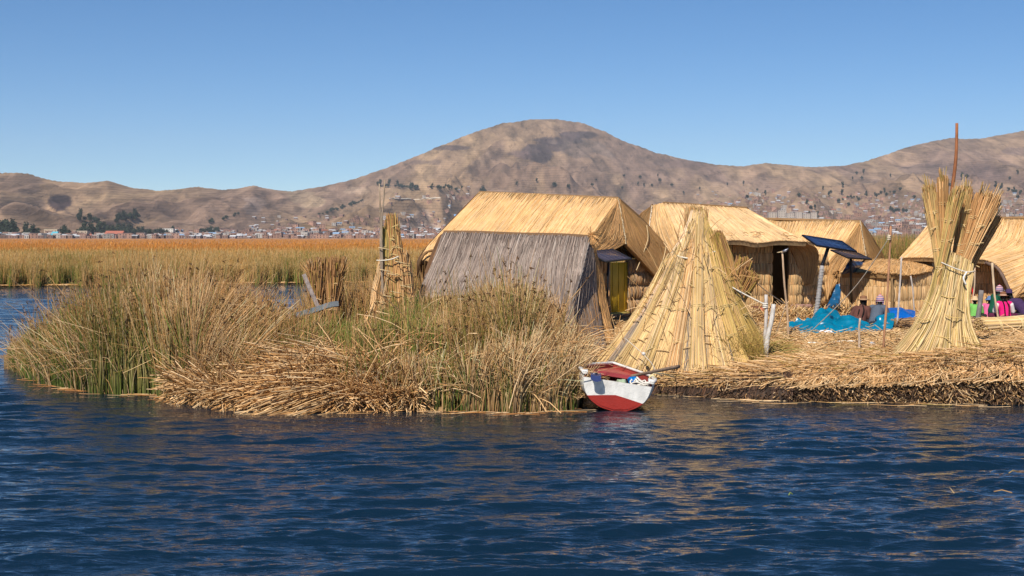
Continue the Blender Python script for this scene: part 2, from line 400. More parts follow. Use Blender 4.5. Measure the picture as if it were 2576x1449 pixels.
    c1 = mul(at.outputs['Color'], ramp(nz.outputs['Fac'], .35, .65, .6, 1.4))
    # dark scrub specks
    sp = N.new('ShaderNodeTexNoise'); sp.inputs['Scale'].default_value = .035; sp.inputs['Detail'].default_value = 5; sp.inputs['Roughness'].default_value = .75; L.new(mp.outputs['Vector'], sp.inputs['Vector'])
    c2 = mul(c1, ramp(sp.outputs['Fac'], .55, .64, 1., .58))
    # terrace walls along the contours
    wv = N.new('ShaderNodeTexWave'); wv.bands_direction = 'Z'; wv.inputs['Scale'].default_value = .045; wv.inputs['Distortion'].default_value = 9; wv.inputs['Detail'].default_value = 4; wv.inputs['Detail Scale'].default_value = .02
    L.new(tc.outputs['Object'], wv.inputs['Vector'])
    msk = N.new('ShaderNodeTexNoise'); msk.inputs['Scale'].default_value = .006; L.new(tc.outputs['Object'], msk.inputs['Vector'])
    tw = ramp(wv.outputs['Fac'], .0, .22, .55, 1.); 
    c3 = N.new('ShaderNodeMix'); c3.data_type = 'RGBA'; c3.blend_type = 'MULTIPLY'; L.new(ramp(msk.outputs['Fac'], .40, .58, .1, .75), c3.inputs['Factor']); L.new(c2, c3.inputs['A']); L.new(tw, c3.inputs['B'])
    # field plots
    vo = N.new('ShaderNodeTexVoronoi'); vo.inputs['Scale'].default_value = .014; L.new(mp.outputs['Vector'], vo.inputs['Vector'])
    sepc = N.new('ShaderNodeSeparateColor'); L.new(vo.outputs['Color'], sepc.inputs['Color'])
    c4 = mul(c3.outputs['Result'], ramp(sepc.outputs['Red'], 0, 1, .82, 1.2))
    L.new(c4, b.inputs['Base Color'])
    bp = N.new('ShaderNodeBump'); bp.inputs['Strength'].default_value = .9; bp.inputs['Distance'].default_value = 11; L.new(nz.outputs['Fac'], bp.inputs['Height']); L.new(bp.outputs['Normal'], b.inputs['Normal'])
    struct(mb.build('hills', m), label='dry brown hills behind the lake')
build_hills()

# haze: one closed box of thin air round everything
def build_haze():
    mb = MB(); x0, x1, y0, y1, z0, z1 = -7500, 7500, -300, 8200, -3.2, 560
    v = [(x, y, z) for z in (z0, z1) for y in (y0, y1) for x in (x0, x1)]
    mb.verts(v, (1, 1, 1)); mb.quads([[0, 2, 3, 1], [4, 5, 7, 6], [0, 1, 5, 4], [2, 6, 7, 3], [0, 4, 6, 2], [1, 3, 7, 5]])
    m = bpy.data.materials.new('haze'); m.use_nodes = True; N = m.node_tree.nodes; L = m.node_tree.links
    N.remove(N['Principled BSDF']); vp = N.new('ShaderNodeVolumePrincipled'); vp.inputs['Density'].default_value = 5.0e-5; vp.inputs['Color'].default_value = (.80, .88, 1, 1)
    L.new(vp.outputs[0], N['Material Output'].inputs['Volume'])
    struct(mb.build('haze', m, smooth=False), 'stuff')
if HAZE: build_haze()

# ================================================================== TOWN AND HILLSIDE TREES
BRICK = (.25, .155, .125); PLAS = (.38, .34, .31); CREAM = (.44, .34, .25); BLUER = (.20, .29, .42); RED = (.33, .13, .09); TIN = (.42, .42, .44); DARK = (.04, .035, .035); MAUVE = (.26, .18, .17)
def house_geo(mb, c, sx, sy, h, wall, roof, gable, ang=0., floors=1):
    ca, sa = math.cos(ang), math.sin(ang); ux = np.array([ca, sa, 0]); uy = np.array([-sa, ca, 0]); c = np.asarray(c, float)
    P = lambda x, y, z: c + ux * x + uy * y + np.array([0, 0, z])
    b = mb.verts([P(x, y, z) for z in (-3, h) for x, y in ((-sx / 2, -sy / 2), (sx / 2, -sy / 2), (sx / 2, sy / 2), (-sx / 2, sy / 2))], wall)
    mb.quads([[b + i, b + (i + 1) % 4, b + 4 + (i + 1) % 4, b + 4 + i] for i in range(4)])
    o = .5
    if gable:
        rh = sy * .28
        v = [P(-sx / 2 - o, -sy / 2 - o, h), P(sx / 2 + o, -sy / 2 - o, h), P(sx / 2 + o, sy / 2 + o, h), P(-sx / 2 - o, sy / 2 + o, h), P(-sx / 2 - o, 0, h + rh), P(sx / 2 + o, 0, h + rh)]
        b = mb.verts(v, roof); mb.quads([[b, b + 1, b + 5, b + 4], [b + 2, b + 3, b + 4, b + 5]]); mb.tris([[b, b + 4, b + 3], [b + 1, b + 2, b + 5]])
    else:
        v = [P(x, y, z) for z in (h, h + .7) for x, y in ((-sx / 2 - .2, -sy / 2 - .2), (sx / 2 + .2, -sy / 2 - .2), (sx / 2 + .2, sy / 2 + .2), (-sx / 2 - .2, sy / 2 + .2))]
        b = mb.verts(v, roof); mb.quads([[b + i, b + (i + 1) % 4, b + 4 + (i + 1) % 4, b + 4 + i] for i in range(4)]); mb.quads([[b + 4, b + 5, b + 6, b + 7]])
    nw = max(2, int(sx / 4))
    for f in range(floors):
        z = (f + .35) * h / floors
        for i in range(nw):
            x = (i + .5) / nw * sx - sx / 2
            b = mb.verts([P(x - .6, -sy / 2 - .03, z), P(x + .6, -sy / 2 - .03, z), P(x + .6, -sy / 2 - .03, z + 1.3), P(x - .6, -sy / 2 - .03, z + 1.3)], DARK); mb.quads([[b, b + 1, b + 2, b + 3]])
KINDS = [('brick_house', BRICK, (.30, .19, .16), 0, 8, 7, 3.5, 1, 'bare brick box house with flat roof'), ('brick_house', (.34, .2, .15), (.24, .15, .13), 0, 9, 8, 6, 2, 'two storey bare brick house with flat roof'),
         ('plaster_house', PLAS, (.45, .42, .4), 0, 9, 8, 5.5, 2, 'whitewashed two storey house with flat roof'), ('tin_roof_house', MAUVE, TIN, 1, 9, 7, 3, 1, 'low mud house with grey tin gable roof'),
         ('blue_roof_house', PLAS, BLUER, 1, 11, 8, 3.5, 1, 'pale house with blue sheet metal roof'), ('tile_roof_house', CREAM, RED, 1, 11, 8, 3.5, 1, 'cream house with red gable roof')]
def town():
    protos = []
    for nm, wl, rf, gb, sx, sy, h, fl, lb in KINDS:
        mb = MB(); house_geo(mb, (0, 0, 0), sx, sy, h, wl, rf, gb, 0, fl); me = mb.build(nm, M['far'], smooth=False); protos.append((me, lb)); 
    cnt = [0] * len(protos)
    wts = np.array([.40, .22, .12, .20, .04, .02])
    def place(k, p, ang, s, where):
        src, lb = protos[k]
        if cnt[k] == 0: o = src
        else: o = src.copy(); COL.objects.link(o)
        cnt[k] += 1
        o.location = p; o.rotation_euler = (0, 0, ang); o.scale = (s, s, s)
        tag(o, lb + (' in the town ' if 'shore' in where else ' ') + where, 'house', 'houses of the town ' + where)
    g = np.random.default_rng(3)
    # individuals: the near shore rows and the hillside at the right
    for i in range(150):
        px = g.uniform(-20, 1110); py = g.uniform(591.5, 600)
        place(g.choice(6, p=wts), on_hill(px, py), g.uniform(-.5, .5), g.uniform(.6, 1.0), 'along the far shore')
    for i in range(146):
        px = g.uniform(1900, 2590); py = g.uniform(500 if px > 2120 else 530, 590)
        place(g.choice(6, p=wts), on_hill(px, py), g.uniform(-.5, .5), g.uniform(.75, 1.25), 'on the hillside behind the huts')
    for k, c in enumerate(cnt):
        if c == 0: bpy.data.objects.remove(protos[k][0])
    # the rest of the town: one mass
    mb = MB()
    def mass(n, x0, x1, y0, y1):
        for i in range(n):
            px = g.uniform(x0, x1); py = y1 - (y1 - y0) * g.uniform(0, 1) ** 1.5
            k = g.choice(6, p=wts); nm, wl, rf, gb, sx, sy, h, fl, lb = KINDS[k]; s = g.uniform(.55, 1.05); v = g.uniform(.75, 1.25)
            house_geo(mb, on_hill(px, py), sx * s, sy * s, h * s, np.array(wl) * v, np.array(rf) * v, gb, g.uniform(-.6, .6), fl)
    mass(420, -100, 480, 594, 600); mass(520, 420, 1120, 581, 600); mass(120, 620, 1120, 545, 585); mass(45, 980, 1230, 470, 545)
    mass(620, 1880, 2700, 485, 592); mass(300, 2150, 2650, 505, 575); mass(60, 1750, 1960, 480, 530)
    struct(mb.build('far_houses', M['far'], smooth=False), 'stuff', 'mass of small houses in the far town')
    # landmark buildings
    def landmark(nm, lb, px0, px1, py, h, wl, rf, gb, fl, dep=14, group=None):
        p = on_hill((px0 + px1) / 2, py); sx = (px1 - px0) * p[1] / FPX
        t = thing(nm, lb, 'building', p, group)
        b = MB(); bb = MB(); 
        house_geo(b, p, sx, dep, h, wl, rf, gb, 0, fl)
        b.build('body', M['far'], t, smooth=False)
        if gb:
            house_geo(bb, p + np.array([0, 0, h + .1]), sx * 1.01, dep * 1.04, .15, rf, rf, 1, 0, 0); bb.build('roof', M['far'], t, smooth=False)
    landmark('long_shed', 'long white shed with bright red roof on the far shore', 268, 311, 599, 5, PLAS, (.38, .13, .09), 1, 1)
    landmark('school_block', 'tall white block among dark trees above the far shore', 411, 438, 591, 11, (.6, .57, .53), (.5, .48, .46), 0, 3)
    landmark('long_cream_building', 'long cream building with low roof left of the dark grove', 115, 148, 593, 8, CREAM, (.5, .42, .3), 0, 2)
    landmark('long_cream_building', 'long cream building just below the dark grove', 188, 223, 593, 6, CREAM, (.52, .46, .38), 0, 2)
    landmark('boat_shed', 'small turquoise roofed shed on the far shore', 133, 146, 599, 4, (.2, .42, .5), (.1, .4, .5), 1, 1)
    landmark('white_hall', 'white hall with blue roof on the lower hill slope', 1140, 1157, 550, 6, PLAS, (.2, .35, .6), 1, 1)
    for i, (a, b_) in enumerate(((1932, 1952), (1956, 1974), (1977, 1996), (1999, 2016), (2019, 2036), (2039, 2054))):
        landmark('apartment_block', 'pale apartment block in a row on the hill foot above the middle huts', a, b_, 553, 12 + 3 * (i % 2), (.42, .36, .31), (.36, .30, .27), 0, 4, group='row of pale apartment blocks')
    # white boundary wall on the slope
    mb = MB(); pts = [on_hill(x, 502 + 1.5 * math.sin(x * .05)) + np.array([0, 0, 1]) for x in np.linspace(980, 1108, 20)]
    mb.tubes(np.array(pts)[None], np.full((1, 20), 2.2), (.55, .47, .38), sides=4); tag(mb.build('boundary_wall', M['far'], org=pts[0]), 'thin pale wall running across the slope below the peak', 'wall')
town()
def tree_mesh(name, kind):
    mb = MB(); g = np.random.default_rng(kind + 40)
    h = [9, 13, 7][kind]; rx = [4.2, 2.8, 4.5][kind]
    mb.tubes(np.array([[[0, 0, -1], [.1, 0, h * .3], [.2, .1, h * .7]]]), np.array([[.45, .3, .12]]), (.12, .08, .05), sides=6, m=1)
    for a in range(5):
        th = a * 1.3; mb.tubes(np.array([[[.1, 0, h * .35], [math.cos(th) * rx * .4, math.sin(th) * rx * .4, h * .55]]]), np.array([[.18, .06]]), (.12, .08, .05), sides=4, m=1)
    n = 260
    cl = g.normal(0, 1, (9, 3)); cl /= np.linalg.norm(cl, axis=1, keepdims=True); cl = cl * np.array([rx * .6, rx * .6, h * .27]) * g.uniform(.4, 1, (9, 1)) + np.array([0, 0, h * .62])
    c = cl[g.integers(0, 9, n)] + g.normal(0, 1, (n, 3)) * np.array([rx * .24, rx * .24, h * .10])
    a = g.normal(0, 1, (n, 3)); a /= np.linalg.norm(a, axis=1, keepdims=True); b = np.cross(a, g.normal(0, 1, (n, 3))); b /= np.linalg.norm(b, axis=1, keepdims=True)
    s = g.uniform(.5, 1.1, (n, 1))
    V = np.stack([c + a * s, c + b * s * .7, c - a * s, c - b * s * .7], 1)
    col = np.array([.028, .040, .022]) * g.uniform(.6, 1.6, (n, 1))
    i0 = mb.verts(V.reshape(-1, 3), np.repeat(col, 4, 0)); mb.quads(i0 + np.arange(n * 4).reshape(n, 4))
    return mb.build(name, [M['leaf'], M['wood']], smooth=False)
def trees():
    pr = [tree_mesh('round_tree', 0), tree_mesh('tall_tree', 1), tree_mesh('low_tree', 2)]
    used = [0, 0, 0]; g = np.random.default_rng(8)
    kinds = ['dark round tree', 'dark tall narrow tree', 'low spreading dark tree']
    def put(px, py, k, s, where, grp):
        o = pr[k]
        if used[k]: o = pr[k].copy(); COL.objects.link(o)
        used[k] += 1
        o.location = on_hill(px, py); s *= .85; o.scale = (s * g.uniform(.85, 1.2), s, s * g.uniform(.85, 1.15)); o.rotation_euler = (0, 0, g.uniform(0, 6.28))
        tag(o, kinds[k] + ' ' + where, 'tree', grp)
    def clump(n, x0, x1, y0, y1, s, where, grp, kk=(0, 1, 2)):
        for i in range(n): 
            t = g.uniform(0, 1); put(x0 + (x1 - x0) * t, y0 + (y1 - y0) * t + g.normal(0, 1.5), int(g.choice(kk)), s * g.uniform(.7, 1.2), where, grp)
    A = 'in the grove above the far shore'; clump(100, 200, 376, 590, 593, 1.5, A, 'grove above the far shore', (0, 0, 2, 1)); clump(26, 262, 345, 583, 588, 1.3, A, 'grove above the far shore'); clump(14, 375, 450, 594, 590, 1.5, A, 'grove above the far shore')
    A = 'at the foot of the crag hill'; clump(24, -8, 42, 592, 594, 1.9, A, 'trees at the foot of the crag hill'); clump(9, 62, 100, 594, 595, 1.6, A, 'trees at the foot of the crag hill'); clump(7, 150, 182, 595, 594, 1.4, A, 'trees at the foot of the crag hill')
    A = 'in the small square grove beside the shore town'; clump(22, 503, 547, 587, 588, 1.35, A, 'small square grove', (0, 2))
    A = 'on the slope behind the long grove'; clump(12, 198, 250, 555, 562, 1.5, A, 'trees on the slope behind the grove'); clump(22, 288, 348, 561, 551, 1.7, A, 'trees on the slope behind the grove')
    A = 'in the tree belt running up the slope'; clump(30, 800, 915, 543, 507, 1.25, A, 'tree belt running up the slope', (0, 2)); clump(12, 525, 600, 563, 543, 1.1, A, 'tree belt running up the slope', (0, 2))
    A = 'under the left flank of the peak'; clump(20, 945, 1055, 470, 478, 1.9, A, 'trees under the left flank of the peak'); clump(12, 1080, 1180, 475, 482, 1.5, A, 'trees under the left flank of the peak'); clump(3, 1205, 1222, 490, 491, 2.0, A, 'trees under the left flank of the peak')
    A = 'scattered on the slope above the straw huts'
    for px, py, s in ((1395, 473, 2), (1430, 475, 1.7), (1490, 470, 1.6), (1570, 446, 1.5), (1610, 450, 1.8), (1660, 460, 2), (1690, 470, 1.9), (1605, 470, 1.4), (1655, 447, 1.3), (1565, 478, 1.7), (1500, 455, 1.2), (1720, 492, 1.4), (1760, 480, 1.3), (1830, 470, 1.3), (1880, 500, 1.4), (1925, 492, 1.6), (1870, 468, 1.5), (1905, 480, 1.3), (1620, 472, 1.6), (1640, 470, 1.5), (1350, 462, 1.3), (1300, 470, 1.3)):
        put(px, py, int(g.choice((0, 1))), s, A, 'trees on the slope above the huts')
    A = 'scattered on the hillside above the solar panels'
    for px, py, s in ((2155, 440, 1.6), (2172, 440, 1.9), (2168, 452, 1.4), (2145, 455, 1.3), (2120, 474, 1.6), (2118, 492, 1.7), (2085, 497, 1.5), (2090, 488, 1.3), (2010, 497, 1.5), (2110, 512, 1.6), (2135, 520, 1.4), (2160, 505, 1.5), (2205, 500, 1.5), (2230, 496, 1.7), (2250, 490, 1.5), (2265, 480, 1.4), (2420, 455, 2), (2432, 450, 1.8), (2240, 448, 1.4), (2520, 475, 1.3), (2560, 440, 1.5), (2540, 455, 1.3), (2490, 520, 1.6), (2515, 522, 1.8), (2300, 500, 1.3), (2030, 520, 1.6), (2040, 528, 1.5), (2050, 530, 1.4), (2560, 500, 1.5), (2070, 480, 1.2), (2390, 470, 1.3), (2470, 490, 1.4)):
        put(px, py, int(g.choice((0, 1))), s, A, 'trees on the hillside above the solar panels')
    clump(16, 2120, 2240, 505, 487, 1.2, A, 'trees on the hillside above the solar panels'); clump(10, 2240, 2300, 535, 540, 1.4, A, 'trees on the hillside above the solar panels'); clump(14, 2500, 2576, 470, 490, 1.2, A, 'trees on the hillside above the solar panels')
    clump(8, 2010, 2060, 546, 549, 1.3, A, 'trees on the hillside above the solar panels')
trees()
# ================================================================== FAR REED FIELD
def stems(mb, B, h, lean, r, c0, c1, K=4, bend=1.6, sides=3, kink=0., m=0, tipr=.35, cmid=None):
    """standing reeds: bases B (N,3), heights h, lean (N,2) as a fraction of the height"""
    n = len(B); t = np.linspace(0, 1, K)
    P = np.zeros((n, K, 3)); P[:] = B[:, None]
    P[:, :, 2] += h[:, None] * t * (1 - .18 * (lean ** 2).sum(1)[:, None] * t)
    for d in (0, 1): P[:, :, d] += lean[:, d:d + 1] * h[:, None] * t ** bend
    if kink:
        k = rng.random(n) < kink; tk = U(.45, .85, n); an = U(0, 2 * PI, n)
        ex = np.clip(t[None] - tk[:, None], 0, None) * h[:, None] * k[:, None]
        P[:, :, 0] += np.cos(an)[:, None] * ex * .8; P[:, :, 1] += np.sin(an)[:, None] * ex * .5; P[:, :, 2] -= ex * U(.6, 1.5, (n, 1))
    rr = r[:, None] * (1 - (1 - tipr) * t ** 1.5)
    tt = t[None, :, None]; C = c0[:, None] * (1 - tt) + c1[:, None] * tt
    mb.tubes(P, rr, C, sides=sides, m=m)
    return P
FARF = tab([-2500, 0, 300, 760, 1060, 2300, 5000], [86, 88, 90, 94, 96, 96, 96])
def far_reeds():
    mb = MB()
    # the tangled mass below the tips
    a = np.linspace(-1200, 3800, 700); Yr = np.r_[0, .35, .8, 1.4, np.geomspace(2.2, 1560, 150)]
    AA, DD = np.meshgrid(a, Yr); YY = FARF(AA) + DD + .9; XX = (AA - CX) * YY / FPX
    top = 1.15 + .35 * sstep(0, 14, DD) + .3 * (fbm(XX / 2.2, YY / 2.6, 2, 3) - .5) + .35 * (fbm(XX / 14, YY / 22, 4, 3) - .5)
    Z = np.where(DD < .3, .0, np.where(DD < .5, .5, np.where(DD < 1, .9, top)))
    og = np.array([.47, .195, .038]); tn = np.array([.44, .28, .10]); gr = np.array([.15, .15, .045])
    n = fbm(XX / 9, YY / 26, 13, 4)[..., None]; f = sstep(6, 70, DD)[..., None]
    c = (tn * (1 - f) + og * f) * (.75 + .5 * n); c = c + (gr - c) * (sstep(.5, .68, fbm(XX / 5, YY / 12, 44, 3)) * (1 - f[..., 0] * .75))[..., None]
    mb.grid(np.stack([XX, YY, Z], -1), c)
    def band(N, d0, d1, rad, hm, pw=1., amin=-700, amax=3300):
        px = U(amin, amax, N); d = d0 + (d1 - d0) * U(0, 1, N) ** pw; Y = FARF(px) + d + (fbm(px / 30, px * 0, 2, 3) - .5) * 4 * (d < 6)
        X = X_(px, Y); f = sstep(6, 60, d)
        h = (hm + .55 * (fbm(X / 3, Y / 4, 6, 3) - .5) + rng.normal(0, .16, N)).clip(.5, 2.6); h = h * (.72 + .28 * sstep(0, 5, d))
        g = fbm(X / 5, Y / 12, 44, 3) + rng.normal(0, .09, N)
        isg = ((g > .66 - .17 * sstep(420, 850, px)) & (rng.random(N) > f * .8)) | (rng.random(N) < .08)
        c1 = np.where(isg[:, None], pick(N, [OLIVE * .8, GREEN * 1.5, TAN], [3, 2, 2]), pick(N, [(.50, .33, .13), (.48, .25, .065), (.58, .41, .19)], [3, 2, 2]))
        c1 = c1 * (1 - f[:, None]) + pick(N, [(.52, .215, .040), (.43, .19, .045), (.52, .27, .075)], [4, 2, 1], .15) * f[:, None]
        c0 = np.where(isg[:, None], GREEN * 1.5, np.where(rng.random((N, 1)) < (.12 + .25 * sstep(420, 800, px))[:, None], GREEN * 2, TAN * .8)) * np.ones((N, 3))
        stems(mb, np.stack([X, Y, np.zeros(N)], 1), h, rng.normal(0, .10, (N, 2)) + [.03, 0], np.full(N, rad) * U(.7, 1.3, N), c0, c1, K=3)
    band(42000, 0, 7, .013, 1.75, 1.3, -500, 1500)
    band(34000, 5, 30, .02, 1.85, 1.2, -500, 1500)
    band(26000, 25, 120, .045, 1.9, 1.3, -500, 1500)
    band(22000, 110, 700, .14, 1.8, 1.6, -600, 1600)
    band(9000, 0, 40, .03, 2.3, 1.2, 1500, 3000)
    # pale floating fringe along the edge
    N = 2600; px = U(-500, 1500, N); Y = FARF(px) - U(-.2, .5, N); X = X_(px, Y); L = U(.3, 1.2, N); an = rng.normal(0, .5, N)
    P = np.stack([np.stack([X - L / 2 * np.cos(an), Y - L / 2 * np.sin(an), np.full(N, .04)], 1), np.stack([X + L / 2 * np.cos(an), Y + L / 2 * np.sin(an), U(.03, .12, N)], 1)], 1)
    mb.tubes(P, np.full(N, .016), pick(N, [(.42, .22, .06), PALE, TAN], [3, 1, 2]))
    struct(mb.build('reed_field', M['reed']), 'stuff', 'wide field of orange and green reeds across the channel')
far_reeds()

# ================================================================== NEAR SHORE
WF = tab([-200, 25, 60, 110, 240, 380, 480, 560, 800, 1100, 1300, 1450, 1466, 1480, 1630, 1645, 1700, 1800, 2000, 2300, 2576, 3200],
         [35, 32.6, 30.6, 29.2, 27.6, 27.4, 26.2, 25.5, 25.0, 24.9, 24.5, 24.9, 27, 28.4, 28.6, 27.8, 27.4, 26.9, 26.25, 26.1, 25.9, 25.9])
ZT = tab([1380, 1470, 1640, 1700, 1800, 1950, 2100, 2300, 2450, 2576, 3200], [.28, .30, .27, .25, .34, .52, .64, .74, .86, .93, .95])
def gz(px, Y):
    px = np.asarray(px, float); Y = np.asarray(Y, float)
    wf = WF(px); back = np.interp(px, [1400, 1560, 1700, 2000], [.80, .84, .80, .74])
    z = ZT(px) + (back - ZT(px)) * sstep(wf + 1.2, 37, Y)
    X = X_(px, Y); D = Y - wf
    z = z * (.55 + .45 * sstep(.10, np.interp(px, [1640, 1900, 2100, 2250, 2600], [.7, 1.0, 1.0, .5, .5]) * (.6 + .8 * fbm(X / .9, X * 0, 19, 3)), D))
    return z + .09 * (fbm(X / 1.3, Y / 1.3, 14, 3) - .5) + .05 * (fbm(X / .25, Y / .25, 15, 2) - .5)
def gpt(px, Y, dz=0.): return np.array([X_(px, Y), Y, float(gz(px, Y)) + dz])
def gx(X, Y): return gz(PXOF(X, Y), Y)
def litter(mb, X, Y, Z, L, r, pal, w, tilt=.12, dirm=None, dirs=3., lift=.015, var=.18):
    n = len(X); an = U(0, 2 * PI, n) if dirm is None else dirm + rng.normal(0, dirs, n)
    c, s = np.cos(an), np.sin(an); dz = rng.normal(0, tilt, n) * L; cur = rng.normal(0, .12, n) * L
    t = np.linspace(-.5, .5, 3)
    P = np.stack([X[:, None] + c[:, None] * t * L[:, None] - s[:, None] * (cur[:, None] * (4 * t * t)), Y[:, None] + s[:, None] * t * L[:, None] + c[:, None] * (cur[:, None] * 4 * t * t), (Z + np.abs(dz) * .5 + lift)[:, None] + dz[:, None] * t + 0 * t], -1)
    mb.tubes(P, r, pick(n, pal, w, var))
def island_ground():
    mb = MB()
    a = np.linspace(1385, 3050, 620); D = np.r_[np.linspace(0, 3, 60), np.linspace(3.1, 30, 200)]
    AA, DD = np.meshgrid(a, D); YY = WF(AA) + DD + .0; XX = (AA - CX) * YY / FPX
    z = gz(AA, YY); edge = sstep(.0, .38, DD) ** .6
    z = -.25 + (z + .25) * np.where(DD < .38, edge, 1); YY = YY + (.16 * (fbm(AA / 40., DD * 0, 33, 3) - .5) * (DD < .5))
    c = np.array([.36, .24, .115]) * (.6 + .8 * fbm(XX / .5, YY / .5, 3, 3))[..., None]
    wet = (1 - sstep(.12, .5, DD))[..., None]; c = c * (1 - wet) + np.array([.10, .058, .030]) * wet
    mb.grid(np.stack([XX, YY, z], -1), c)
    struct(mb.build('ground', M['earth']), label='trodden straw ground of the floating island')
    # the root mat under the standing reeds
    mb = MB(); a = np.linspace(10, 1475, 420); D = np.linspace(0, 1, 80)
    BK = tab([10, 400, 640, 770, 1060, 1475], [34.5, 34, 33.5, 35, 47, 47])
    AA, DD = np.meshgrid(a, D); f = WF(AA) + .25; YY = f + (BK(AA) - f) * DD; XX = (AA - CX) * YY / FPX
    z = -.25 + .42 * sstep(0, .06, DD) * (1 - sstep(.93, 1, DD) * (AA < 1000)) + .1 * (fbm(XX, YY, 4, 3) - .5) + .35 * sstep(900, 1300, AA) * sstep(.1, .5, DD)
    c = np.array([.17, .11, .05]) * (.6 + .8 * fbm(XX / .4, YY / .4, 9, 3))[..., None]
    mb.grid(np.stack([XX, YY, z], -1), c); struct(mb.build('root_mat', M['earth']), 'structure', 'brown root mat under the standing reeds')
    # loose straw on the trodden ground
    mb = MB(); N = 52000
    px = U(1440, 2900, N); D = U(0, 1, N) ** 2.0 * 17 + .15; Y = WF(px) + D; X = X_(px, Y)
    far = (Y - 26) / 15
    litter(mb, X, Y, gz(px, Y), U(.08, .42, N) * (1 + .5 * far), U(.004, .0085, N) * (1 + .7 * far), [STRAW, PALE, TAN, BROWN, (.52, .36, .17)], [4, 4, 3, 1, 3], tilt=.16)
    N = 6000; px = U(1640, 2900, N); D = U(.35, 2.2, N); Y = WF(px) + D; X = X_(px, Y)
    litter(mb, X, Y, gz(px, Y), U(.4, 1.3, N), U(.005, .009, N), [STRAW, PALE, TAN, OLIVE], [4, 3, 3, 1], tilt=.07, dirm=.12, dirs=.4, lift=.03)
    # rough chopped heaps at the foot of the huts
    N = 9000; px = U(1780, 2150, N); Y = U(37.4, 39.4, N) ; X = X_(px, Y)
    litter(mb, X, Y, gz(px, Y) + .16 * np.abs(np.sin(X * 2.3)) * sstep(37.2, 38.2, Y), U(.1, .4, N), U(.008, .016, N), [(.55, .36, .16), TAN, PALE], [3, 3, 2], tilt=.4)
    struct(mb.build('straw_litter', M['straw']), 'stuff', 'loose pale straw strewn over the island ground')
    # cut bank
    mb = MB()
    N = 20000; px = U(1640, 2950, N) ; t = U(0, 1, N)
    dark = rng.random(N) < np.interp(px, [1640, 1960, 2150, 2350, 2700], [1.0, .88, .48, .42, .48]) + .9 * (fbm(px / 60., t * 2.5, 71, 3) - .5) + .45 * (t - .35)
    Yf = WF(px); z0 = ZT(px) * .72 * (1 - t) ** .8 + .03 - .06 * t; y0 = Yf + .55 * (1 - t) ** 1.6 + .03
    X = X_(px, Yf); L = U(.08, .34, N) * np.interp(px, [1640, 2100, 2600], [.8, 1, 1.25]); dn = U(.2, 1.5, N)
    lump = fbm(px / 38., t * 2, 91, 3) - .5; y0 = y0 - .22 * lump; z0 = z0 + .10 * lump; dirv = np.stack([rng.normal(.1, .75, N), -np.ones(N), -dn * U(.2, 1.6, N) + .5], 1); dirv /= np.linalg.norm(dirv, axis=1, keepdims=True)
    B = np.stack([X, y0, z0], 1); k = np.array([0, .5, 1.])
    P = B[:, None] + dirv[:, None] * L[:, None, None] * k[None, :, None]; P[:, 2, 2] -= L * .18; P[:, :, 2] = np.maximum(P[:, :, 2], -.05)
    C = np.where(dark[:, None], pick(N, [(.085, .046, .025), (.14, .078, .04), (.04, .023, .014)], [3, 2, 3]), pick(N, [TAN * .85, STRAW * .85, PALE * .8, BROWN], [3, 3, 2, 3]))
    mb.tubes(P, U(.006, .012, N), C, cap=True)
    # long straws combed down the sloping brink
    N = 15000; px = U(1640, 2950, N); keep = rng.random(N) < np.interp(px, [1640, 1900, 2050, 2250, 2600], [.03, .10, .5, .30, .22]) * np.clip(4.0 * fbm(px / 40., px * 0, 17, 3) - 1.3, .12, 1.4); px = px[keep]; N = len(px)
    X = X_(px, WF(px)); s = rng.normal(-.35, .45, N); L = U(.25, .9, N); d0 = U(.12, 1., N) * np.interp(px, [1640, 2100, 2250, 2600], [1.1, 1.2, .6, .55])
    k = np.linspace(0, 1, 5)[None]; Xs = X[:, None] + (s * L)[:, None] * k; wf = WF(PXOF(Xs, WF(px)[:, None])); D = np.maximum(d0[:, None] - (L * .8)[:, None] * k, np.where(rng.random(N) < .25, -.1, U(.06, .22, N))[:, None])
    Zs = np.where(D > .05, gz(PXOF(Xs, wf + D), wf + np.maximum(D, .05)), ZT(px)[:, None] * .5 + D * .9) + U(.01, .07, (N, 1)) + .05 * np.sin(k * PI)
    P = np.stack([Xs, wf + np.maximum(D, -.10), np.maximum(Zs, -.04)], -1)
    mb.tubes(P, U(.005, .0095, N), pick(N, [STRAW, PALE, TAN, BROWN * 1.3], [3, 3, 4, 1]))
    N = 5000; px = U(1640, 2000, N); Yf = WF(px); X = X_(px, Yf); z = ZT(px) * U(.1, .85, N); L = U(.2, .5, N)
    P = np.stack([np.stack([X, Yf + .3, z + .06], 1), np.stack([X - .12 * L, Yf + .02, z * .55], 1), np.stack([X - .3 * L, Yf - .05, -.03 * np.ones(N)], 1)], 1)
    mb.tubes(P, U(.006, .011, N), pick(N, [(.05, .028, .018), (.10, .05, .028), (.03, .018, .012)], [3, 2, 2]))
    struct(mb.build('reed_bank', M['reed']), 'stuff', 'cut edge of the island showing dark layered reeds')
island_ground()

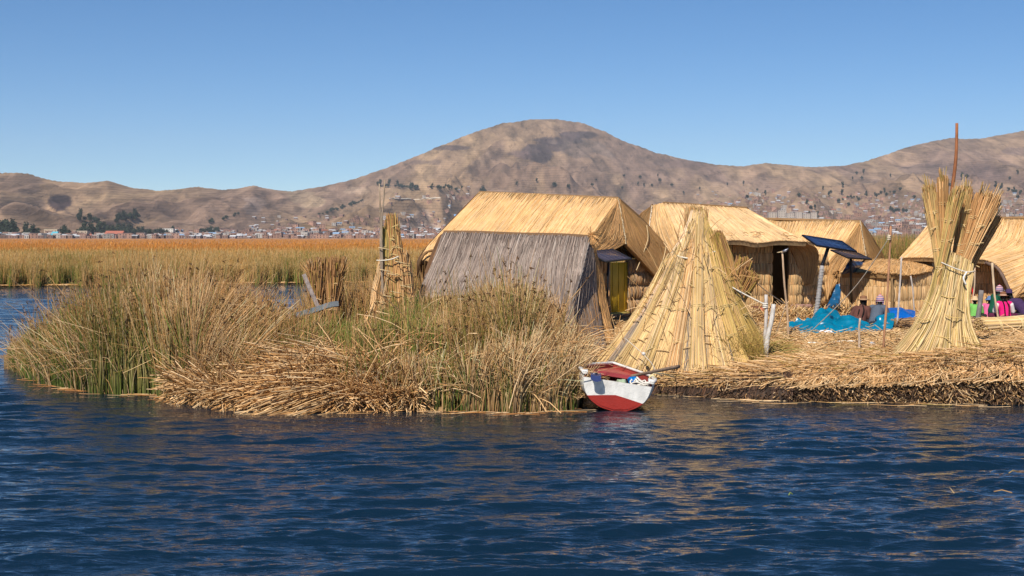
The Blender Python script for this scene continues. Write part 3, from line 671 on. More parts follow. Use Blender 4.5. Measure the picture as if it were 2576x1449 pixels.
HEADC = np.array([.10, .05, .02])
def heads(mb, P, frac):
    k = np.where(rng.random(len(P)) < frac)[0]
    for i in k:
        p = P[i, -2] * .25 + P[i, -1] * .75; n = 4
        q = p + rng.normal(0, .014, (n, 3)); e = q + rng.normal(0, .028, (n, 3)) - [0, 0, .008]
        mb.tubes(np.stack([p + 0 * q, q, e], 1), np.tile([.003, .011, .006], (n, 1)), HEADC * U(.6, 1.5))
def near_reeds():
    mb = MB()
    def zone(N, x0, x1, d0, d1, H, pal0, w0, pal1, w1, lean=(0, 0), ls=.13, r=.0058, kink=.1, hv=(.6, 1.05), zb=.05, hd=.02, K=5, dp=1., bend=1.6, cl=.0):
        px = U(x0, x1, N); d = d0 + (d1 - d0) * U(0, 1, N) ** dp; Y = WF(px) + d + .25 * (fbm(px / 25., px * 0 + 3, 5, 3) - .5); X = X_(px, Y)
        if cl:
            k = fbm(X / .55, Y / .55, 23, 3) + rng.normal(0, .06, N) > cl; px, d, Y, X = px[k], d[k], Y[k], X[k]; N = len(X)
        h = H(px) * U(*hv, N) * (.66 + .68 * fbm(X / .5, Y / .6, 12, 3)) * np.where(rng.random(N) < .06, 1.22, 1)
        c0 = pick(N, pal0, w0) * .72; c1 = (pick(N, pal1, w1, .28) * 1.0).clip(0, .85)  # wet brown feet, darkened further to paint shade into the gaps between stems
        g = fbm(X / .7, Y / .7, 31, 3)[:, None]; c1 = np.where((g > .55) & (rng.random((N, 1)) < .5), c0 * .6 + c1 * .4, c1)
        ln = np.array(lean) + rng.normal(0, ls, (N, 2)) + .22 * (np.stack([fbm(X / .9, Y / .9, 51, 3), fbm(X / .9, Y / .9, 53, 3)], 1) - .5)
        P = stems(mb, np.stack([X, Y, np.full(N, zb) if np.isscalar(zb) else zb(px, d)], 1), h, ln, U(.7, 1.35, N) * r, c0, c1, K=K, kink=kink, bend=bend)
        heads(mb, P, hd)
    G = [GREEN, GREEN * 1.5, OLIVE, TAN * .7]; DRY = [TAN, STRAW, RUST, BROWN * 1.3, OLIVE]
    HA = tab([20, 40, 60, 110, 180, 260, 330, 420, 480, 520], [.45, .7, .95, 1.35, 1.65, 1.95, 2.15, 2.2, 2.0, 1.7])
    LT = [STRAW, TAN, RUST, RUST * 1.2]
    zone(13500, 24, 480, 0, 2.6, HA, [GREEN, GREEN * 1.5, GREEN * .7], [5, 3, 3], [OLIVE, TAN, GREEN * 1.8, RUST, GREEN * 1.2], [1, 2, 6, 2, 3], zb=-.1, hv=(.5, 1.0), r=.0074, kink=.05, cl=.43)
    zone(6000, 24, 500, .2, 3.2, HA, [TAN * .8, GREEN * 1.4, RUST], [3, 4, 1], LT, [3, 5, 3, 3], zb=-.1, hv=(.6, 1.08), ls=.15, kink=.1, r=.0078, cl=.43, hd=.03)
    zone(2800, 225, 440, -.05, .8, tab([225, 330, 430], [1.7, 2.1, 2.2]), [GREEN * 1.1, GREEN * 1.7], [3, 2], [TAN, STRAW, PALE, OLIVE], [4, 3, 2, 1], zb=-.12, hv=(.6, 1.08), ls=.08, r=.0088, kink=.04)
    zone(2000, 330, 490, .1, 1.6, tab([330, 400, 490], [2.1, 2.3, 2.1]), [TAN * .9, GREEN * 1.8], [3, 1], [PALE, STRAW, TAN], [3, 3, 3], zb=-.1, hv=(.7, 1.05), ls=.09, r=.0085, kink=.06, lean=(.05, 0))
    zone(420, 20, 330, -.1, 1.5, HA, [PALE * .8, TAN], [1, 1], [PALE, TAN], [1, 1], lean=(-.35, -.1), ls=.3, kink=.25, zb=-.05, hv=(.5, 1.1), r=.0065)
    zone(600, 380, 580, -.1, 1.2, HA, [PALE * .8, TAN], [1, 1], [PALE, TAN, STRAW], [1, 1, 1], lean=(.5, -.1), ls=.2, kink=.08, zb=-.05, hv=(.7, 1.05), r=.0085)
    zone(520, 30, 760, .5, 4, tab([20, 110, 260, 480, 760], [.6, 1.4, 2.0, 2.0, 1.5]), [TAN, OLIVE], [1, 1], [TAN, BROWN * 1.6, OLIVE], [1, 1, 1], zb=0, hv=(1.0, 1.3), r=.0065, hd=.35, ls=.14)
    # rusty leaning stand behind the mown heap
    zone(14000, 420, 800, 1.3, 6, tab([410, 480, 560, 640, 700, 760, 800], [1.85, 1.85, 1.75, 1.55, 1.35, 1.15, 1.0]), [RUST, TAN * .8, BROWN * 1.3, GREEN * 1.5], [4, 3, 2, 3], [RUST * 1.05, TAN, BROWN * 1.7, PALE], [5, 4, 2, 2], lean=(.12, 0), ls=.19, kink=.14, zb=.12, hd=.06, hv=(.55, 1.1), r=.0075, cl=.43)
    zone(15500, 480, 1080, .9, 5.0, tab([480, 560, 650, 760, 860, 1080], [1.1, 1.25, 1.2, 1.1, 1.1, 1.4]), G, [5, 4, 1, 2], [GREEN * 1.8, OLIVE, TAN, STRAW], [5, 2, 3, 2], zb=.2, hv=(.5, 1.15), kink=.06, cl=.44, r=.0078, ls=.10)
    zone(9000, 770, 1100, 6, 16, tab([770, 860, 960, 1090], [1.35, 1.65, 1.75, 1.75]), [GREEN * 1.3, OLIVE, TAN], [3, 2, 3], [TAN, OLIVE, RUST, STRAW], [4, 2, 3, 2], zb=.15, hv=(.6, 1.05), r=.0085, hd=.06)
    # tall stand in front of the grey shelter
    HE = tab([940, 1000, 1060, 1120, 1200, 1260, 1300, 1340, 1380, 1420, 1450, 1475], [.9, 1.1, 1.35, 1.6, 1.72, 1.85, 1.92, 1.82, 1.58, 1.25, .95, .7])
    HF = tab([940, 1100, 1300, 1400, 1475], [.85, 1.0, 1.25, 1.1, .75])
    zone(10000, 945, 1350, .8, 6, HE, G, [5, 4, 1, 2], [GREEN * 1.6, OLIVE, TAN, STRAW], [3, 2, 3, 3], zb=.15, hv=(.6, 1.0), kink=.08, cl=.42, hd=.05, r=.0075)
    zone(10500, 1000, 1460, 1.2, 5.8, HE, [TAN * .8, BROWN * 1.4, GREEN * 1.5], [3, 2, 2], [STRAW, TAN, PALE, RUST], [4, 4, 4, 2], zb=.1, hv=(.55, 1.04), ls=.15, kink=.22, hd=.03, r=.0082, cl=.43)
    zone(8500, 985, 1470, -.05, 2.2, HF, [TAN, STRAW * .9, BROWN * 1.5, GREEN * 1.4], [3, 2, 2, 2], [STRAW, PALE, PALE * 1.12, TAN], [3, 4, 2, 2], zb=-.05, hv=(.5, 1.1), ls=.17, kink=.3, r=.0092, cl=.43)
    zone(6500, 1150, 1470, .0, 4.2, HF, [TAN, STRAW], [3, 2], [PALE, STRAW, PALE * 1.1], [4, 3, 2], zb=.0, hv=(.6, 1.15), lean=(.22, 0), ls=.16, kink=.3, r=.0095, cl=.42)
    zone(1600, 945, 1470, -.05, .9, HF, [GREEN, GREEN * 1.4, TAN], [3, 3, 1], [GREEN * 1.8, OLIVE, TAN], [2, 1, 2], zb=-.08, hv=(.5, 1.1), r=.008)
    zone(260, 1130, 1400, .3, 3.5, tab([1130, 1270, 1400], [2.0, 2.3, 1.9]), [TAN, OLIVE], [1, 1], [TAN, BROWN * 1.5, OLIVE], [2, 1, 1], zb=.1, hv=(.8, 1.08), hd=.35, ls=.13, r=.0065)
    zone(2400, 470, 1000, .1, 2.0, tab([470, 1000], [.75, .9]), [GREEN, GREEN * 1.5], [1, 1], [GREEN * 1.8, OLIVE, TAN], [2, 1, 1], zb=.1, hv=(.5, 1.15), r=.0072, cl=.48)
    struct(mb.build('standing_reeds', M['reed']), 'stuff', 'dense stand of green and tan reeds at the water edge')
    # the mown, flattened heap
    mb = MB()
    HZ = lambda px, d: (.10 + np.interp(px, [450, 520, 650, 800, 900, 1000, 1120], [.2, .36, .45, .48, .55, .5, .25]) * sstep(-.1, 1.5, d) ** .8) * (.8 + .4 * fbm(px / 45., d * 1.2, 3, 3))
    a = np.linspace(445, 1130, 200); D = np.linspace(-.08, 3.4, 60); AA, DD = np.meshgrid(a, D); YY = WF(AA) + DD
    z = np.where(DD < 0.02, -.2, HZ(AA, DD) - .06) * (1 - sstep(2.8, 3.4, DD)); 
    mb.grid(np.stack([X_(AA, YY), YY, z], -1), np.array([.24, .15, .07]) * (.7 + .6 * fbm(AA / 20., DD * 4, 7, 3))[..., None])
    def lay(N, x0, x1, d0, d1, L, am, asd, tilt, pal, w, r=.0062, droop=.5, lift=.08):
        px = U(x0, x1, N); d = U(d0, d1, N); Y = WF(px) + d; X = X_(px, Y); Ln = U(*L, N); an = am + rng.normal(0, asd, N)
        c, s = np.cos(an), np.sin(an); t = np.linspace(0, 1, 4); z0 = HZ(px, d) + U(-.02, lift, N)
        P = np.zeros((N, 4, 3)); P[:, :, 0] = X[:, None] + c[:, None] * Ln[:, None] * t; P[:, :, 1] = Y[:, None] + s[:, None] * Ln[:, None] * t
        up = rng.normal(tilt, .18, N) if asd < .5 else np.where(rng.random(N) < .5, rng.normal(tilt, .3, N), rng.normal(.6, .4, N))
        P[:, :, 2] = z0[:, None] + up[:, None] * Ln[:, None] * t - droop * Ln[:, None] * t * t * U(.3, 1, (N, 1))
        pq = PXOF(P[:, :, 0], P[:, :, 1]); dq = P[:, :, 1] - WF(pq)
        P[:, :, 2] = np.maximum(P[:, :, 2], np.where(dq > 0, HZ(pq, dq) - .03, -.02))
        mb.tubes(P, U(.7, 1.3, N) * r, pick(N, pal, w))
    pal, w = [TAN, STRAW, PALE, RUST, BROWN * 1.3], [5, 4, 3, 3, 2]
    lay(4200, 450, 1010, 0, 1.0, (.25, .8), -1.9, 1.6, .45, pal, w, r=.0085, droop=.35)
    lay(2800, 455, 1060, -.05, .9, (.25, .7), -1.6, .8, .15, [STRAW, PALE, TAN, BROWN], [4, 4, 3, 1], r=.0095)
    lay(2300, 800, 985, .3, 2.2, (.9, 1.7), PI + .55, .13, -.02, [PALE, STRAW, TAN, RUST], [4, 4, 4, 2], r=.0095, droop=.22, lift=.16)
    lay(1600, 700, 900, .4, 1.6, (.8, 1.4), PI + .5, .2, .02, [PALE, STRAW, TAN, RUST], [4, 4, 4, 2], r=.009, droop=.25, lift=.12)
    lay(1500, 480, 700, .2, 1.8, (.6, 1.2), -.4, .4, .12, [PALE, STRAW, TAN], [3, 4, 3], r=.0065, droop=.3, lift=.12)
    lay(700, 1000, 1465, 0, 4.5, (.4, 1.1), -1.4, 1.2, .35, pal, w, lift=.75, r=.008)
    # arching single stems
    struct(mb.build('flattened_reeds', M['reed']), 'stuff', 'mown dry reeds lying flattened at the water edge')
    # floating scraps along the water line
    mb = MB(); N = 120; px = U(60, 1460, N); Y = WF(px) - np.abs(rng.normal(0, .22, N)); X = X_(px, Y); L = U(.15, .9, N)
    litter(mb, X, Y, np.full(N, .0), L, U(.004, .008, N), [(.42, .18, .05), TAN, PALE, (.3, .13, .04)], [3, 2, 2, 2], tilt=.01, dirm=.05, dirs=.3, lift=.012)
    N = 60; px = U(1660, 2576, N); Y = WF(px) - np.abs(rng.normal(.1, .3, N)); litter(mb, X_(px, Y), Y, np.zeros(N), U(.15, .8, N), U(.004, .007, N), [TAN, PALE, OLIVE], [2, 2, 1], tilt=.01, dirm=.05, dirs=.3, lift=.012)
    struct(mb.build('floating_scraps', M['reed']), 'stuff', 'reed scraps floating along the water line')
near_reeds()
def far_clump():
    mb = MB(); N = 2600; px = U(2190, 2330, N); Y = U(49, 56, N); X = X_(px, Y)
    P = stems(mb, np.stack([X, Y, np.full(N, .4)], 1), U(1.9, 2.8, N), rng.normal(0, .1, (N, 2)), U(.008, .014, N), pick(N, [GREEN * 1.3, OLIVE], [2, 1]), pick(N, [OLIVE, GREEN * 1.8, TAN, BROWN], [2, 2, 3, 1]), K=4)
    struct(mb.build('reeds_behind_huts', M['reed']), 'stuff', 'tall green reeds showing between the huts')
far_clump()
def single_floaters():
    for i, (p, q, c, lb) in enumerate((((2500, 1244), (2546, 1247), TAN * 1.1, 'yellow reed stem floating on open water, the longer of two'), ((2538, 1197), (2562, 1193), (.45, .3, .1), 'short orange reed stem floating on open water'), ((2385, 1234), (2400, 1248), PALE * .7, 'bent pale reed scrap floating among the ripples'), ((1984, 1158 + 95), (1994, 1158 + 93), (.3, .35, .05), 'tiny yellow green leaf floating in front of the boat'))):
        a = W(*p, YW(p[1])); b = W(*q, YW(q[1])); a[2] = b[2] = .035
        mb = MB(); mid = (a + b) / 2 + [0, .03, .02]; mb.tubes(np.array([a, mid, b])[None], .007, np.array(c) * .65, sides=6, cap=True)
        tag(mb.build('floating_reed', M['reed'], org=a), lb, 'reed stem')
single_floaters()
# ================================================================== HUTS
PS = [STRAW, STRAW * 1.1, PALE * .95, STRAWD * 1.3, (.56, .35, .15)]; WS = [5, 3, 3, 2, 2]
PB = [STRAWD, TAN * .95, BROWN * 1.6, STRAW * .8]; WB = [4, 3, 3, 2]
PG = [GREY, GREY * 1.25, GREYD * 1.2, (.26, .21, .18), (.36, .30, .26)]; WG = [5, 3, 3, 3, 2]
def part_mat(t, name, rows, N, pal, w, label=None, patch=(40, 30), **k):
    mb = MB(); P = Patch(rows, *patch); thatch(mb, P, N, pal, w, **k); o = mb.build(name, M['straw'], t)
    if label: o['label'] = label
    return P
def wall_mat(t, name, plan, zb, zt, bands, pal, w, N=110, bulge=.05, label=None, r=.012, stitch=True):
    """banded reed wall: plan = list of (px,Y); zb, zt floor and top heights"""
    mb = MB(); pts = np.array([[X_(p, Y), Y, 0] for p, Y in plan]); n = 60
    c = crspline(pts, np.linspace(0, 1, n)); d = np.gradient(c, axis=0); nr = np.stack([d[:, 1], -d[:, 0], 0 * d[:, 0]], 1); nr /= np.linalg.norm(nr, axis=1, keepdims=True)
    if (nr * (-c)).sum() < 0: nr = -nr
    Lw = np.linalg.norm(np.diff(c, axis=0), axis=1).sum()
    sh = np.average(pal, 0, w) * .6
    zz = np.linspace(zb, zt, 2)
    mb.grid(np.stack([np.concatenate([c[:, :2], np.full((n, 1), z)], 1) for z in zz]), sh)
    mb.grid(np.stack([np.concatenate([(c - nr * .05)[:, :2], np.full((n, 1), z)], 1) for z in zz]), sh * .8)
    hb = (zt - zb) / bands; k = np.linspace(0, 1, 5); prof = np.array([.2, .85, 1., .85, .25])
    for b in range(bands):
        m = int(Lw * N); u = U(0, 1, m); i = np.clip((u * (n - 1)).astype(int), 0, n - 2); f = (u * (n - 1) - i)[:, None]
        p0 = c[i] * (1 - f) + c[i + 1] * f; nn = nr[i]
        sk = rng.normal(0, .012, m); lo = U(-.03, .02, m)
        P = np.zeros((m, 5, 3)); P[:] = p0[:, None]
        P += nn[:, None] * (bulge * prof * U(.75, 1.15, (m, 1)) + .008)[..., None]
        P[:, :, 2] = zb + b * hb + lo[:, None] + (hb * 1.02) * k; P[:, :, 0] += sk[:, None] * k
        mb.tubes(P, U(.7, 1.3, m) * r, pick(m, pal, w, .14))
        if stitch:
            q = c + nr * (bulge * .3 + .012); q = q.copy(); q[:, 2] = zb + b * hb + .004 * np.sin(np.arange(n)); mb.tubes(q[None], .009, (.20, .125, .06), sides=4)
    o = mb.build(name, M['straw'], t)
    if label: o['label'] = label
def box_part(t, name, c, sx, sy, sz, col, mt='wood', ux=(1, 0, 0), uy=(0, 1, 0), uz=(0, 0, 1), label=None, bev=.1):
    mb = MB(); mb.box(c, sx, sy, sz, col, ux, uy, uz, bev); o = mb.build(name, M[mt], t)
    if label: o['label'] = label
    return o
def seam(t, pts, r=.014, col=(.42, .33, .22)):
    mb = MB(); p = crspline(np.array([W(*q) for q in pts]) + [0, -.035, .01], np.linspace(0, 1, 46)); p += rng.normal(0, .006, p.shape); mb.tubes(p[None], r * U(.6, 1.5, (1, 46)), np.array(col) * U(.7, 1.3, (1, 46, 1)), sides=5); mb.build('seam_cord', M['rope'], t)
def plank_floor(t, a, b, depth, z, h, col, name='platform'):
    """wooden platform edge from a=(px,Y) to b"""
    A = np.array([X_(*a), a[1], z]); B = np.array([X_(*b), b[1], z]); d = B - A; L = np.linalg.norm(d); d /= L; nrm = np.array([-d[1], d[0], 0])
    mb = MB(); mb.box((A + B) / 2 + nrm * depth / 2, L, depth, .06, col, d, nrm, (0, 0, 1))
    mb.box((A + B) / 2 + nrm * .04 - [0, 0, h * .5], L * .98, .07, h * .55, np.array(col) * .8, d, nrm, (0, 0, 1))
    for k in np.linspace(.06, .94, 4): 
        mb.box(A + d * L * k + nrm * .25 - [0, 0, h * .9], .16, .2, h * 1.5, np.array(col) * .7, d, nrm, (0, 0, 1))
    mb.build(name, M['wood'], t)

def hut_grey():
    t = thing('reed_shelter', 'low weathered grey thatched shelter at the front with tall reeds before it', 'hut', gpt(1400, 33.5))
    ridge = [(1115, 586, 34.9), (1200, 587, 34.7), (1300, 591, 34.45), (1400, 593, 34.2), (1484, 598, 34.0)]
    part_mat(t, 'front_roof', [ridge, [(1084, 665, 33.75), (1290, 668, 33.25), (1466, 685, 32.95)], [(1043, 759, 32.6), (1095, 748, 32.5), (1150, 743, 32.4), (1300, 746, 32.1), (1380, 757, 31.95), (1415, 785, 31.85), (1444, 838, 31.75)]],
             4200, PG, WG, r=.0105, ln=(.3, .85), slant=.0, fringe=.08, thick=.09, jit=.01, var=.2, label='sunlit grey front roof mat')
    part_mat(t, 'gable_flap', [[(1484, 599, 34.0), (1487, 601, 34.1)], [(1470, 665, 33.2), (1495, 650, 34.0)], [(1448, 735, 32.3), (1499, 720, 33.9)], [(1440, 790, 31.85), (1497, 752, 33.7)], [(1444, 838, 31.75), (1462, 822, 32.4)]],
             1500, [GREYD * 1.3, GREY * .85, (.20, .165, .15)], [3, 3, 3], r=.0105, ln=(.3, .8), fringe=.06, label='shaded grey mat folded round the gable')  # darker greys put the shade of this side into the mat colour
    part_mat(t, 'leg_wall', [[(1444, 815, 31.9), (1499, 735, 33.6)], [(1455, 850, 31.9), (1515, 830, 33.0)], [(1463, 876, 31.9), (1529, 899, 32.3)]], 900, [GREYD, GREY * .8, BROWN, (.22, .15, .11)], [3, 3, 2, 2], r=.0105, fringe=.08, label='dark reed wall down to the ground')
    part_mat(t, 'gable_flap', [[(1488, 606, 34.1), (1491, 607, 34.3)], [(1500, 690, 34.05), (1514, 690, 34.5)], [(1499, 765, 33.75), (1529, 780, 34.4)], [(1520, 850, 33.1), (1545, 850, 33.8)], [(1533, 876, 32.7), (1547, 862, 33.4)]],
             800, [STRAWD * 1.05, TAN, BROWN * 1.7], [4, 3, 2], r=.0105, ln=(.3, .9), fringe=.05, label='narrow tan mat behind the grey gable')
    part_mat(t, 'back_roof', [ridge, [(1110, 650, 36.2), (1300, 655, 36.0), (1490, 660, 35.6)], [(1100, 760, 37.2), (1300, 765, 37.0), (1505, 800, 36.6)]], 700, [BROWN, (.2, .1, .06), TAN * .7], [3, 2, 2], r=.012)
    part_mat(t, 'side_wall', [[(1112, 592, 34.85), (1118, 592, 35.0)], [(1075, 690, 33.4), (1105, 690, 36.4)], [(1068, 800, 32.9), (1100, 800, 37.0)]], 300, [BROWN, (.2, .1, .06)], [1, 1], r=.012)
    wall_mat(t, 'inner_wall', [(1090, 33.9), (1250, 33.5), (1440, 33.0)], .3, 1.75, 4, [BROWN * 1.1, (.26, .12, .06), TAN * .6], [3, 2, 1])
    seam(t, [(1484, 598, 33.98), (1463, 688, 32.9), (1440, 760, 32.0)], .010, (.2, .18, .17))
    # rope seam along the eave
    mb = MB(); rope(mb, [W(1150, 752, 32.3), W(1230, 757, 32.2), W(1330, 755, 32.0)], .014, (.45, .43, .40)); mb.build('eave_cord', M['rope'], t)
    mb = MB(); c = W(1488, 592, 33.9); 
    for i in range(70):
        d = rng.normal(0, 1, 3) * [.10, .06, .12] + [.03, -.03, -.04]; mb.tubes(np.array([c - d * .3, c + d * .5 + [0, -.03, 0], c + d + [0, -.03, -.05]])[None], .008, TAN * U(.7, 1.4))
    mb.build('reed_knot', M['straw'], t)
hut_grey()

def hut_one():
    t = thing('reed_hut', 'large golden reed hut with a yellow door behind the grey shelter', 'hut', gpt(1480, 37.5))
    ridge = [(1205, 486, 38.45), (1290, 487, 38.2), (1380, 492, 38.0), (1470, 497, 37.75), (1555, 501, 37.5)]
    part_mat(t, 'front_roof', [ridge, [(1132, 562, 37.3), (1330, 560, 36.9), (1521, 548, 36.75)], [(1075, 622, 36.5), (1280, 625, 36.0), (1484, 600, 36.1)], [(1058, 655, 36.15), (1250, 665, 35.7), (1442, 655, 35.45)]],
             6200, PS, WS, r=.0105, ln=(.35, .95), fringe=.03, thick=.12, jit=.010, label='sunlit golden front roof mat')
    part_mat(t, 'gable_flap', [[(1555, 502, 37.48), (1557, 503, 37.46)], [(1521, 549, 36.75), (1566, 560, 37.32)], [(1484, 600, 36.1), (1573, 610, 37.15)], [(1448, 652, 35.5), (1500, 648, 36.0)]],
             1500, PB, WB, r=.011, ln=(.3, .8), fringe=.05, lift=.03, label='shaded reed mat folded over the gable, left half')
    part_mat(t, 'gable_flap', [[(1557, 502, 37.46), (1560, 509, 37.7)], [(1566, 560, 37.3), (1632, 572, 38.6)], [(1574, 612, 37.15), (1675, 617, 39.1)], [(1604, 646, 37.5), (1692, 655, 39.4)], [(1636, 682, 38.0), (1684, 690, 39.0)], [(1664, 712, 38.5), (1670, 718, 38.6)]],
             2200, [STRAWD * .95, BROWN * 1.5, TAN * .85], [4, 3, 3], r=.011, ln=(.35, .95), fringe=.05, lift=.022, slant=.0, label='shaded reed mat folded over the gable, right half')  # browner reeds than the front roof, shade of the gable painted in
    part_mat(t, 'back_roof', [[(1205, 486, 38.47), (1555, 501, 37.52)], [(1190, 560, 40.2), (1632, 572, 38.7)], [(1170, 640, 41.5), (1690, 652, 39.5)]], 500, PB, WB, r=.012)
    part_mat(t, 'side_flap', [[(1207, 489, 38.5), (1207, 490, 38.7)], [(1130, 568, 37.3), (1140, 590, 38.3)], [(1057, 655, 36.2), (1080, 655, 38.0)], [(1064, 720, 36.5), (1090, 740, 37.6)]], 700, [BROWN * .8, (.16, .08, .04)], [2, 2], r=.011)  # very dark browns paint the shade inside the open roof end
    # dark curled eave edge
    mb = MB(); p = crspline([W(1100, 628, 36.2) + [0, -.1, 0], W(1075, 634, 36.2) + [0, -.12, 0], W(1060, 652, 36.1) + [0, -.1, 0], W(1058, 680, 36.2), W(1064, 715, 36.3)], np.linspace(0, 1, 26)); mb.tubes(p[None], .035 * U(.8, 1.2, (1, 26)), BROWN * .7, sides=6); mb.build('eave_roll', M['straw'], t)
    wall_mat(t, 'wall', [(1576, 37.75), (1610, 38.1), (1640, 38.6), (1658, 39.4), (1660, 40.5)], 1.02, 2.45, 4, [(.40, .26, .14), (.33, .22, .14), TAN, BROWN * 1.4], [3, 3, 2, 2], bulge=.10, label='rounded banded reed wall beside the door')
    wall_mat(t, 'wall', [(1440, 36.3), (1500, 36.6), (1531, 36.95)], .9, 2.5, 4, PB, WB)
    wall_mat(t, 'wall', [(1075, 37.0), (1250, 36.7), (1440, 36.3)], .8, 2.6, 4, PB, WB, N=40)
    A = W(1530, 720, 37.0); B = W(1577, 720, 37.75); d = B - A; d[2] = 0; L = np.linalg.norm(d); d /= L; nrm = np.array([-d[1], d[0], 0]); c = (A + B) / 2
    dz = (1.08 + 2.36) / 2
    o = box_part(t, 'door', [c[0], c[1], dz], L, .05, 1.30, (.56, .345, .02), 'paint', d, nrm)
    for k in (-.33, .0, .33):
        mb = MB(); mb.box(np.array([c[0], c[1], dz]) + d * L * k - nrm * .03, .012, .02, 1.28, (.40, .24, .015), d, nrm); mb.build('door_batten', M['paint'], o)
    fr = MB()
    for s in (-1, 1): fr.box(np.array([c[0], c[1], dz]) + d * (L / 2 + .035) * s - nrm * .02, .05, .10, 1.36, (.30, .26, .20), d, nrm)
    fr.box(np.array([c[0], c[1], dz - .70]) - nrm * .02, L + .1, .11, .08, (.5, .38, .1), d, nrm); fr.build('door_frame', M['wood'], t)
    plank_floor(t, (1538, 36.9), (1665, 38.6), 2.2, .99, .13, (.30, .17, .085))
    seam(t, [(1555, 500, 37.44), (1566, 560, 37.28), (1575, 613, 37.1)], .016)
    for pts in ([(1626, 567, 38.3), (1629, 600, 38.2), (1616, 640, 37.9), (1600, 680, 37.55)], [(1675, 618, 38.9), (1668, 650, 38.7), (1655, 680, 38.4), (1640, 713, 38.0)]):
        mb = MB(); rope(mb, [W(*p) + [0, -.1, 0] for p in pts], .011, (.62, .46, .26), n=20); mb.build('tie_rope', M['rope'], t)
hut_one()

